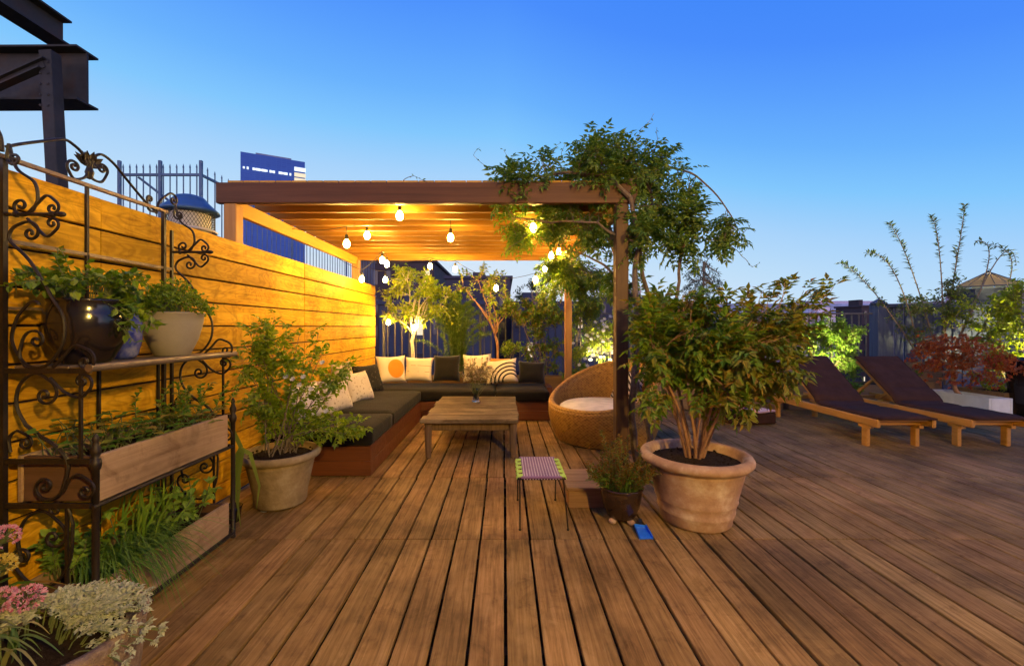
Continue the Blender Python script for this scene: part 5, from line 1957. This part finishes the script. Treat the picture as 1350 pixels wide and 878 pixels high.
q.build('boards', M['bluewood'], bw)
q = MB()
q.box(6.30, 9.5, 7.02, 7.18, 1.602, 1.66, .006)
q.build('cap', M['bluewood'], bw)
q = MB()
q.box(6.16, 6.34, 7.0, 7.18, 0, 1.66, .006)
q.lathe([(.15, 1.662), (.15, 1.68), (0, 1.76)], (6.25, 7.09, 0), 4)
q.build('end_post', M['bluewood'], bw)

# ------------------------------------------------------------------ sun loungers
def lounger_at(x0, lab, mlab):
    W_, y0, yh, y1 = .62, 4.40, 5.28, 6.32
    t = thing('sun_lounger', lab, 'sun lounger', (x0 + W_ / 2, y0, 0), 'sun loungers')
    for x in (x0, x0 + W_ - .04):
        q = MB()
        q.bar(V(x + .02, y0 + .0, .275), V(x + .02, y1, .275), .042, .085, c=.008)
        q.build('side_rail', M['teak'], t)
    q = MB()
    for y in (y0 + .14, y1 - .1):
        MB().bar(V(x0 + .042, y, .262), V(x0 + W_ - .042, y, .262), .03, .055, c=.004).build('cross_rail', M['teakX'], t)
    k = y0 + .03
    while k < yh:
        q.bar(V(x0 + .045, k + .03, .300), V(x0 + W_ - .045, k + .03, .300), .055, .016, c=.003)
        k += .075
    q.build('seat_slats', M['teakX'], t)
    for x in (x0 + .045, x0 + W_ - .045):
        for y in (y0 + .19, y1 - .25):
            q = MB()
            q.bar(V(x, y, 0.0), V(x, y, .232), .046, .065, V(0, 1, 0), .006)
            q.bar(V(x, y - .075, .232 - .018), V(x, y + .075, .232 - .018), .05, .034, c=.004)
            q.build('leg', M['teak'], t)
    bt = V(0, .62, .50)
    q = MB()
    for x in (x0 + .065, x0 + W_ - .065):
        q.bar(V(x, yh, .305), V(x, yh + bt.y, .305 + bt.z), .035, .04, c=.004)
    for i in range(10):
        f_ = (i + .5) / 10
        nrm = V(0, -bt.z, bt.y).normalized()
        a = V(x0 + .06, yh + bt.y * f_, .305 + bt.z * f_) + nrm * .028
        q.bar(a, a + V(W_ - .12, 0, 0), .05, .014, nrm, .003)
    q.build('backrest', M['teakX'], t)
    for x in (x0 + .10, x0 + W_ - .10):
        MB().bar(V(x, yh + bt.y * .62, .29 + bt.z * .62), V(x, yh + .78, .27), .025, .03).build('backrest_prop', M['teakX'], t)
    # mattress: lies on the frame, follows the raised back
    q = MB()
    prof = [(y0 - .02, .318), (y0 + .3, .318), (y0 + .6, .318), (yh - .06, .318), (yh + .0, .335)]
    nrm = V(0, -bt.z, bt.y).normalized()
    up_ = [V(0, a, b_) for a, b_ in prof] + [V(0, yh + bt.y * s_, .305 + bt.z * s_) + nrm * .045 for s_ in (.12, .3, .5, .7, .88, 1.04)]
    pts = []
    for a, b_ in zip(up_, up_[1:]):
        pts += [a.lerp(b_, i / 4) for i in range(4)]
    pts.append(up_[-1])
    nX, th = 12, .042
    n_ = len(pts)
    grid = {}
    for i, p in enumerate(pts):
        tdir = (pts[min(i + 1, n_ - 1)] - pts[max(0, i - 1)]).normalized()
        nn_ = V(0, -tdir.z, tdir.y)
        for j in range(nX + 1):
            u = j / nX
            x = x0 + .012 + (W_ - .024) * u
            e = min(1, min(u, 1 - u) * 9, min(i, n_ - 1 - i) * .5 + .0)
            hh = th * (.45 + .55 * math.sqrt(max(0, e))) - (.012 if i % 8 == 0 and 0 < i < n_ - 1 else 0) + .004 * noise.noise(V(x * 6, i * .7, x0))
            for q_, lev in ((0, 0), (1, hh)):
                grid[q_, i, j] = len(q.v)
                pp_ = p + nn_ * lev
                q.v.append((x, pp_.y, pp_.z))
    for i in range(n_ - 1):
        for j in range(nX):
            q.f.append((grid[1, i, j], grid[1, i, j + 1], grid[1, i + 1, j + 1], grid[1, i + 1, j]))
            q.f.append((grid[0, i, j], grid[0, i + 1, j], grid[0, i + 1, j + 1], grid[0, i, j + 1]))
        for j in (0, nX):
            q.f.append((grid[0, i, j], grid[1, i, j], grid[1, i + 1, j], grid[0, i + 1, j]))
    for i in (0, n_ - 1):
        for j in range(nX):
            q.f.append((grid[0, i, j], grid[0, i, j + 1], grid[1, i, j + 1], grid[1, i, j]))
    o = q.build('lounger_mattress', M['brown_cushion'], smooth=True)
    tag(o, mlab, 'mattress', 'lounger mattresses')
lounger_at(3.86, 'orange teak sun lounger nearer the nandina pot with its back raised', 'dark brown mattress on the lounger nearer the nandina pot')
lounger_at(4.84, 'orange teak sun lounger beside the white trough with its back raised', 'dark brown mattress on the lounger beside the white trough')

# low ottoman with a pink pillow, seen between the nandina stems
q = MB()
q.obox(V(3.22, 5.75, .085), V(.62, .5, .15), Matrix.Rotation(R(12), 3, 'Z'), .02)
tag(q.build('ottoman', M['brown_cushion'], bevel=.012), 'low dark floor cushion glimpsed behind the nandina stems', 'ottoman')
pillow('pink and white patterned pillow propped on the low dark floor cushion', pattern('pink_pattern_pillow', (.55, .26, .26), (.62, .46, .42), 'specks'), V(3.04, 5.68, .31), .34, .31, .11, (-24, 10, -14), group='loose pillows')
q = MB()
q.obox(V(3.38, 5.62, .178), V(.30, .22, .022), Matrix.Rotation(R(20), 3, 'Z'), .006)
tag(q.build('folded_towel', fabric('pink_towel', (.58, .34, .33)), bevel=.005), 'folded pink towel on the low dark floor cushion', 'towel')
# ------------------------------------------------------------------ things just beyond the wooden fence
# chimney with a domed spark arrestor
ch = thing('chimney_vent', 'round chimney cap with blue-grey dome and wire mesh sticking up behind the fence', 'chimney', (-2.62, 3.52, 1.0))
cxx, cyy = -2.62, 3.54
q = MB()
q.lathe([(.15, .2), (.15, 2.06), (.145, 2.215), (0, 2.216)], (cxx, cyy, 0), 32)
q.build('flue', mottled('galvanised', (.46, .44, .46), (.60, .57, .58), 6, .5, .1), ch, smooth=False)
q = MB()
for k in range(44):
    a = 2 * PI * k / 44
    for sg in (-1, 1):
        q.tube([V(cxx + .172 * math.cos(a + sg * t * .12), cyy + .172 * math.sin(a + sg * t * .12), 2.085 + .035 * t) for t in range(5)], .0022, 3, False)
q.build('mesh_cage', M['cord'], ch)
q = MB()
q.lathe([(.19, 2.07), (.195, 2.078), (.18, 2.09), (0, 2.091)], (cxx, cyy, 0), 40)
q.build('collar', bpy.data.materials['galvanised'], ch)
q = MB()
q.lathe([(0, 2.222), (.195, 2.222), (.212, 2.232), (.205, 2.248), (.15, 2.30), (.12, 2.33), (.118, 2.338), (.10, 2.358), (.06, 2.372), (0, 2.376)], (cxx, cyy, 0), 48)
q.build('dome', mottled('blue_grey_cowl', (.03, .085, .24), (.05, .12, .32), 4, .4, .1, .05), ch, smooth=True)
# spiked roof railing on the neighbouring roof
rr = thing('roof_railing', 'spiked iron railing of the neighbouring roof rising behind the cedar fence', 'railing', (-3.2, 4.5, 1.0))
RXX, RYY = -3.2, 4.48
blue_iron = mottled('blue_painted_iron', (.035, .08, .20), (.05, .11, .26), 10, .5, .1, .1)
ztop = CAMH + .535 * 3.2
q = MB()
for z in (ztop - .11, ztop - .95):
    q.box(RXX - .85, RXX, RYY - .012, RYY + .012, z - .012, z + .012)
    q.box(RXX - .012, RXX + .012, RYY + .013, 10.6, z - .012, z + .012)
q.bar(V(RXX - .7, RYY + .05, ztop - .12), V(RXX - .05, RYY + .05, ztop - .62), .02, .02)
q.build('rails', blue_iron, rr)
q = MB()
for k in range(12):
    x = RXX - .82 + k * .0705
    q.tube([V(x, RYY, ztop - .95), V(x, RYY, ztop - .02)], .0065, 5)
    q.lathe([(.0065, -.03), (.009, -.02), (0, .02)], (x, RYY, ztop - .01), 5)
q.build('front_bars', blue_iron, rr)
q = MB()
for k in range(52):
    y = RYY + .1 + k * .115
    q.tube([V(RXX, y, ztop - 1.35), V(RXX, y, ztop - .02)], .0065, 5)
    q.lathe([(.0065, -.03), (.009, -.02), (0, .02)], (RXX, y, ztop - .01), 5)
q.build('side_bars', blue_iron, rr)
for (x, y) in ((RXX - .86, RYY), (RXX - .43, RYY), (RXX, RYY), (RXX, 6.4), (RXX, 8.6)):
    q = MB()
    q.box(x - .015, x + .015, y - .015, y + .015, .3, ztop + .04, .004)
    q.build('post', blue_iron, rr)
# steel frame of a water-tower support
sf = thing('steel_frame', 'black riveted steel water-tower frame rising above the fence in the top left corner', 'steel frame', (-4.3, 4.1, 0))
def ibeam(a, b_, h, w_, up=V(0, 0, 1), t=.018):
    q = MB()
    a, b_ = Vector(a), Vector(b_)
    u = up.normalized()
    q.bar(a, b_, t, h - 2 * t - .004, u)
    q.bar(a + u * (h / 2 - t / 2), b_ + u * (h / 2 - t / 2), w_, t, u)
    q.bar(a - u * (h / 2 - t / 2), b_ - u * (h / 2 - t / 2), w_, t, u)
    return q
k4 = 4.0 / FOC
q = MB()
ca, cb = P(66, 70, 4.0), P(76, 252, 4.0)
cb2 = cb + (cb - ca).normalized() * 3.0
q.bar(ca, cb2, .115, .10, V(0, 1, 0), .004)
for t in range(5):
    for sx_2 in (-.035, .035):
        q.ball(ca + V(sx_2, -.052, -.12 - .10 * t), .014, 1, .6, 1, 6, 4)
q.build('column', M['steel'], sf)
ba_, bb_ = P(-260, 95, 4.03), P(98, 93, 4.03)
ba_.y = bb_.y = 4.16
q = ibeam(ba_, bb_, 72 * 4.05 / FOC, .22)
q.build('cross_girder', M['steel'], sf)
q = ibeam(P(-180, 190, 3.95), P(58, 84, 3.95), .11, .07, V(.4, 0, .9), .014)
q.build('diagonal_brace', M['steel'], sf)
e = P(82, 46, 4.3)
q = ibeam(V(e.x, 4.3, e.z), V(e.x, -1.2, e.z), .26, .20)
q.build('long_girder', M['steel'], sf)
o = bpy.data.objects  # (foot of the column stands on the neighbour's roof)
mb = MB()
mb.box(-16, -3.62, -6, 11, -.3, .30)
struct('neighbour_roof', mb, mottled('neighbour_felt', (.03, .03, .035), (.06, .055, .06), 4, .9))

# ------------------------------------------------------------------ the city beyond
lit = emit('lit_window', (1.0, .86, .62), 1.0)
litc = emit('lit_window_cool', (.82, .92, 1.0), 1.3)
dark_glass = mottled('dark_window_glass', (.012, .016, .03), (.03, .035, .055), .5, .12, 0, 0)
def facade(name, c):
    return mottled(name, sc(c, .75), sc(c, 1.2), .35, .8, 0, .1, 8)
def building(lab, x0, x1, y0, y1, zt, mat, nx, nz, zlow, p_lit=.06, wfrac=.36, hfrac=.5, roof=True, name='building', cool=False, side=0):
    t = thing(name, lab, 'building', ((x0 + x1) / 2, y0, -40))
    q = MB()
    q.box(x0, x1, y0, y1, -40, zt, .02)
    q.build('walls', mat, t)
    q = MB()
    pw = (x1 - x0)
    q.box(x0 - .01 * pw - .1, x1 + .01 * pw + .1, y0 - .1 - .005 * pw, y1 + .1, zt + .003, zt + .012 * pw + .15, .02)
    q.build('parapet', mat, t)
    if roof:
        q = MB()
        a = x0 + (x1 - x0) * rng.uniform(.15, .5)
        q.box(a, a + (x1 - x0) * rng.uniform(.15, .3), y0 + (y1 - y0) * .3, y0 + (y1 - y0) * .7, zt + .02, zt + .07 * (x1 - x0) + .6)
        q.build('roof_hut', mat, t)
    wd, hd = (x1 - x0) / nx, (zt - zlow) / nz
    base = {}
    for i in range(nx):
        for k in range(nz):
            r_ = rng.random()
            key = 'lit' if r_ < p_lit else 'dark'
            if key not in base:
                q = MB()
                q.box(-wd * wfrac / 2, wd * wfrac / 2, -.06, .05, -hd * hfrac / 2, hd * hfrac / 2)
                o_ = q.build('window', (litc if cool else lit) if key == 'lit' else dark_glass, t)
                base[key] = o_
            else:
                o_ = base[key].copy()
                col.objects.link(o_)
                o_.parent = t
            o_.location = V(x0 + wd * (i + .5), y0, zlow + hd * (k + .45)) - ORIG[t.name]
    return t

# glass tower, top left
k = 200 / FOC
tw = thing('glass_tower', 'tall blue glass tower with a lit strip of windows rising above the pergola', 'building', (P(360, 0, 210).x, 210, -40))
m, nt, out = nodes('tower_glass')
b = bsdf(nt, out, .45, .0, .3)
b.inputs['Base Color'].default_value = (.015, .08, .35, 1)
tc = N(nt, 'ShaderNodeTexCoord')
br = N(nt, 'ShaderNodeTexBrick', i_Scale=.28)
br.offset = 0
br.inputs['Color1'].default_value = (.012, .075, .34, 1); br.inputs['Color2'].default_value = (.015, .085, .37, 1); br.inputs['Mortar'].default_value = (.022, .10, .38, 1)
br.inputs['Mortar Size'].default_value = .02
mp = N(nt, 'ShaderNodeMapping'); mp.inputs['Rotation'].default_value = (R(90), 0, 0)
nt.links.new(tc.outputs['Object'], mp.inputs['Vector']); nt.links.new(mp.outputs[0], br.inputs['Vector'])
nt.links.new(br.outputs['Color'], b.inputs['Base Color'])
A_, B_ = P(317, 200, 180), P(402, 214, 191.6)
ztw = (A_.z + B_.z) / 2
q = MB()
d_ = V(B_.x - A_.x, B_.y - A_.y, 0); L_ = d_.length; d_.normalize(); nrm = V(-d_.y, d_.x, 0)
c0 = V(A_.x, A_.y, 0)
ray = V(c0.x, c0.y, 0).normalized()
cs = [c0, c0 + d_ * L_, c0 + d_ * L_ + ray * 26, c0 + ray * 26]
q.v = [(p.x, p.y, z) for z in (-40, ztw) for p in cs]
q.f = [(0, 1, 5, 4), (1, 2, 6, 5), (2, 3, 7, 6), (3, 0, 4, 7), (4, 5, 6, 7)]
q.build('facade', m, tw)
def on_tower(u, z, w_, h_, nm, mat, dd=.35):
    q = MB()
    c_ = c0 + d_ * (L_ * u) - nrm * (dd / 2 + .02) + V(0, 0, z)
    q.obox(c_, V(w_, dd, h_), Matrix((d_, nrm, V(0, 0, 1))).transposed())
    return q.build(nm, mat, tw)
for i in range(26):
    u = .05 + i * .0285
    if i in (1, 3, 4, 13, 17, 18, 24):
        continue
    on_tower(u, ztw - 6.6, .72, 1.0 if i % 3 else .8, 'window', litc)
for z in (ztw - 3.8, ztw - 6.3, ztw - 8.6):
    for u in (.885, .955):
        on_tower(u, z, 2.9, 1.7, 'window', lit if z < ztw - 5 else litc)
q = MB()
cc = c0 + d_ * (L_ * .5) + nrm * 8
q.obox(cc + V(0, 0, ztw + 1.0), V(14, 8, 2.0), Matrix((d_, nrm, V(0, 0, 1))).transposed())
q.build('roof_plant', facade('tower_plant', (.16, .2, .3)), tw)

F1 = facade('slate_facade', (.030, .032, .060))
F2 = facade('blue_grey_facade', (.030, .042, .085))
F3 = facade('mauve_brick', (.36, .28, .36))
F4 = facade('pale_concrete', (.52, .46, .55))
F5 = facade('dark_brick', (.034, .024, .034))
def bpx(lab, px0, px1, py, Y, depth, mat, nx, nz, **k_):
    a, b_ = P(px0, py, Y), P(px1, py, Y)
    return building(lab, a.x, b_.x, Y, Y + depth, a.z, mat, nx, nz, k_.pop('zlow', -12.0), **k_)
bpx('dark slate block with a square top corner behind the thin bare-stemmed tree', 588, 673, 368, 26, 12, F1, 4, 5, zlow=-6)
bpx('tall dark block behind the small pale-trunked tree', 470, 572, 346, 30, 14, F5, 6, 7, zlow=-8)
bpx('low blue-grey building seen through the railing behind the feathery plant', 500, 650, 402, 20, 5, F2, 7, 3, zlow=-3, p_lit=.08)
bpx('low blue-grey building behind the leafy shrub at the rear right post', 674, 790, 402, 24, 10, F2, 7, 4, zlow=-4, p_lit=.12)
bpx('dim apartment block with a stepped roof right of the pergola post', 790, 880, 394, 60, 25, F1, 7, 6, zlow=-10)
bpx('distant pale block left of the dark rooftop fir', 822, 845, 384, 150, 30, F4, 4, 8, zlow=-16)
bpx('mauve brick apartment house seen over the railing beyond the nandina', 985, 1075, 420, 45, 4, F3, 8, 5, zlow=-9, p_lit=.1)
bpx('pale mauve apartment house seen over the railing left of the wall post', 1066, 1146, 416, 55, 4, F4, 7, 6, zlow=-12, p_lit=.12)
bpx('dark building with several lit windows just left of the wall post', 1136, 1162, 405, 38, 3, F5, 3, 6, zlow=-4, p_lit=.3)
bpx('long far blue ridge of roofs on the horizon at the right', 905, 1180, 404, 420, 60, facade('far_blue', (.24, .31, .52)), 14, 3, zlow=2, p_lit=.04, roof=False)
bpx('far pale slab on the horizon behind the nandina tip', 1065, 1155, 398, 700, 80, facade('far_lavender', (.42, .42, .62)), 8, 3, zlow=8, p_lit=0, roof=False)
bpx('far block low on the horizon behind the dark shrub', 850, 930, 402, 260, 40, F2, 8, 5, zlow=-4)
bpx('far low block beyond the steel frame', -200, 60, 395, 80, 30, F5, 7, 6, zlow=-12)
bpx('far block beyond the right edge of the terrace', 1380, 1560, 392, 70, 30, F3, 7, 6, zlow=-12)

# roof pavilion with lit panels
gz_ = thing('roof_pavilion', 'roof pavilion with a lit pale-yellow pyramid roof beyond the boarded wall', 'pavilion', (P(1302, 0, 31).x, 31, 2.2))
gc = P(1303, 358, 31)
hw = 1.55
ze = P(0, 377, 31).z
ROT = Matrix.Rotation(-math.atan2(gc.x, gc.y), 3, 'Z')
def turned(q_):
    q_.v = [tuple(ROT @ (Vector(v) - V(gc.x, gc.y, 0)) + V(gc.x, gc.y, 0)) for v in q_.v]
    return q_
q = MB()
tan_ = leafmat('pavilion_roof_panel', [(.70, .58, .30), (.76, .64, .36), (.80, .68, .40)], .8, .7)
for a, b_ in (((-1, -1), (1, -1)), ((1, -1), (1, 1)), ((1, 1), (-1, 1)), ((-1, 1), (-1, -1))):
    n_ = 5
    for i in range(n_):
        p0 = V(gc.x + hw * (a[0] + (b_[0] - a[0]) * (i + .06) / n_), gc.y + hw * (a[1] + (b_[1] - a[1]) * (i + .06) / n_), ze)
        p1 = V(gc.x + hw * (a[0] + (b_[0] - a[0]) * (i + .94) / n_), gc.y + hw * (a[1] + (b_[1] - a[1]) * (i + .94) / n_), ze)
        ap = V(gc.x, gc.y, gc.z - .06)
        q.add([p0, p1, p1.lerp(ap, .86), p0.lerp(ap, .86)], [(0, 1, 2, 3)])
o_ = turned(q).build('roof_panels', tan_, gz_)
md = o_.modifiers.new('thick', 'SOLIDIFY'); md.thickness = .03
q = MB()
for a in ((-1, -1), (1, -1), (1, 1), (-1, 1)):
    q.bar(V(gc.x + hw * a[0], gc.y + hw * a[1], ze - .02), V(gc.x, gc.y, gc.z - .02), .07, .06)
for a, b_ in (((-1, -1), (1, -1)), ((1, -1), (1, 1)), ((1, 1), (-1, 1)), ((-1, 1), (-1, -1))):
    for i in range(1, 5):
        p0 = V(gc.x + hw * (a[0] + (b_[0] - a[0]) * i / 5), gc.y + hw * (a[1] + (b_[1] - a[1]) * i / 5), ze + .015)
        q.bar(p0, V(gc.x, gc.y, gc.z), .03, .03)
    q.bar(V(gc.x + hw * a[0], gc.y + hw * a[1], ze - .08), V(gc.x + hw * b_[0], gc.y + hw * b_[1], ze - .08), .06, .09)
q.lathe([(.14, -.08), (.10, .0), (0, .10)], (gc.x, gc.y, gc.z), 12)
turned(q).build('roof_frame', M['rail_iron'], gz_)
for a in ((-1, -1), (1, -1), (1, 1), (-1, 1)):
    q = MB()
    q.box(gc.x + hw * a[0] * .94 - .06, gc.x + hw * a[0] * .94 + .06, gc.y + hw * a[1] * .94 - .06, gc.y + hw * a[1] * .94 + .06, 2.2, ze - .13)
    turned(q).build('post', M['rail_iron'], gz_)
q = MB()
q.box(gc.x - hw * .86, gc.x + hw * .86, gc.y + hw * .5, gc.y + hw * .55, 2.2, ze - .14)
pw_ = facade('pavilion_wall', (.008, .018, .045))
turned(q).build('wall_panel', pw_, gz_)
q = MB()
q.box(gc.x - hw * .86, gc.x - hw * .4, gc.y - hw * .9, gc.y - hw * .86, 2.2, ze - .3)
turned(q).build('wall_panel', pw_, gz_)
q = MB()
q.lathe([(0, 0), (.10, .0), (.10, .05), (0, .05)], (gc.x, gc.y, ze + .10), 12)
turned(q).build('ceiling_lamp', emit('lit_pavilion_lamp', (1, .74, .36), 520), gz_)
mb = MB()
mb.box(gc.x - 2.6, gc.x + 18, 28.6, 34, -40, 2.2)
bo = mb.build('building', F2)
tag(bo, 'neighbouring flat-roofed building that carries the roof pavilion', 'building')

M['leaf_fir'] = leafmat('blue_fir_needle', [(.035, .06, .05), (.05, .08, .06), (.07, .10, .08)])
# rooftop fir and terrace greenery on neighbouring roofs
tree('fir_tree', 'small dark loose-branched tree standing against the sky beyond the nandina', 'tree', (P(927, 0, 13).x, 13, .0), [V(P(925, 0, 13).x, 13, -.5), P(926, 400, 13), P(928, 345, 13)], .05,
     [lob(928, 345, 13, 12, 14, .3), lob(925, 365, 13, 26, 16, .5), lob(922, 385, 13, 28, 14, .5), lob(940, 372, 13, 20, 16, .4)], 330, M['leaf_fir'], 's', M['bark'], L=.10, W=.028, per=26, twig=.45, forks=16, up=.3, clump=False)
mb = MB(); mb.box(4.2, 8.3, 11.5, 15.5, -40, -.5)
tag(mb.build('building', F5), 'low brick building that carries the small dark rooftop tree', 'building')
tree('roof_tree', 'round dark tree on a roof terrace behind the rear pergola beam', 'tree', (P(705, 0, 22).x, 22, .5), [V(P(706, 0, 22).x, 22, .0), P(706, 420, 22), P(706, 395, 22)], .09,
     [lob(706, 378, 22, 16, 12, .6), lob(718, 370, 22, 14, 10, .6), lob(690, 388, 22, 14, 8, .6)], 150, M['leaf_dark'], 's', M['bark'], L=.16, W=.07, per=16, twig=.6, forks=9)

# every countable thing says so
for o in list(bpy.data.objects):
    if o.parent is None and o.type in ('MESH', 'EMPTY') and not o.get('kind'):
        o['kind'] = 'thing'
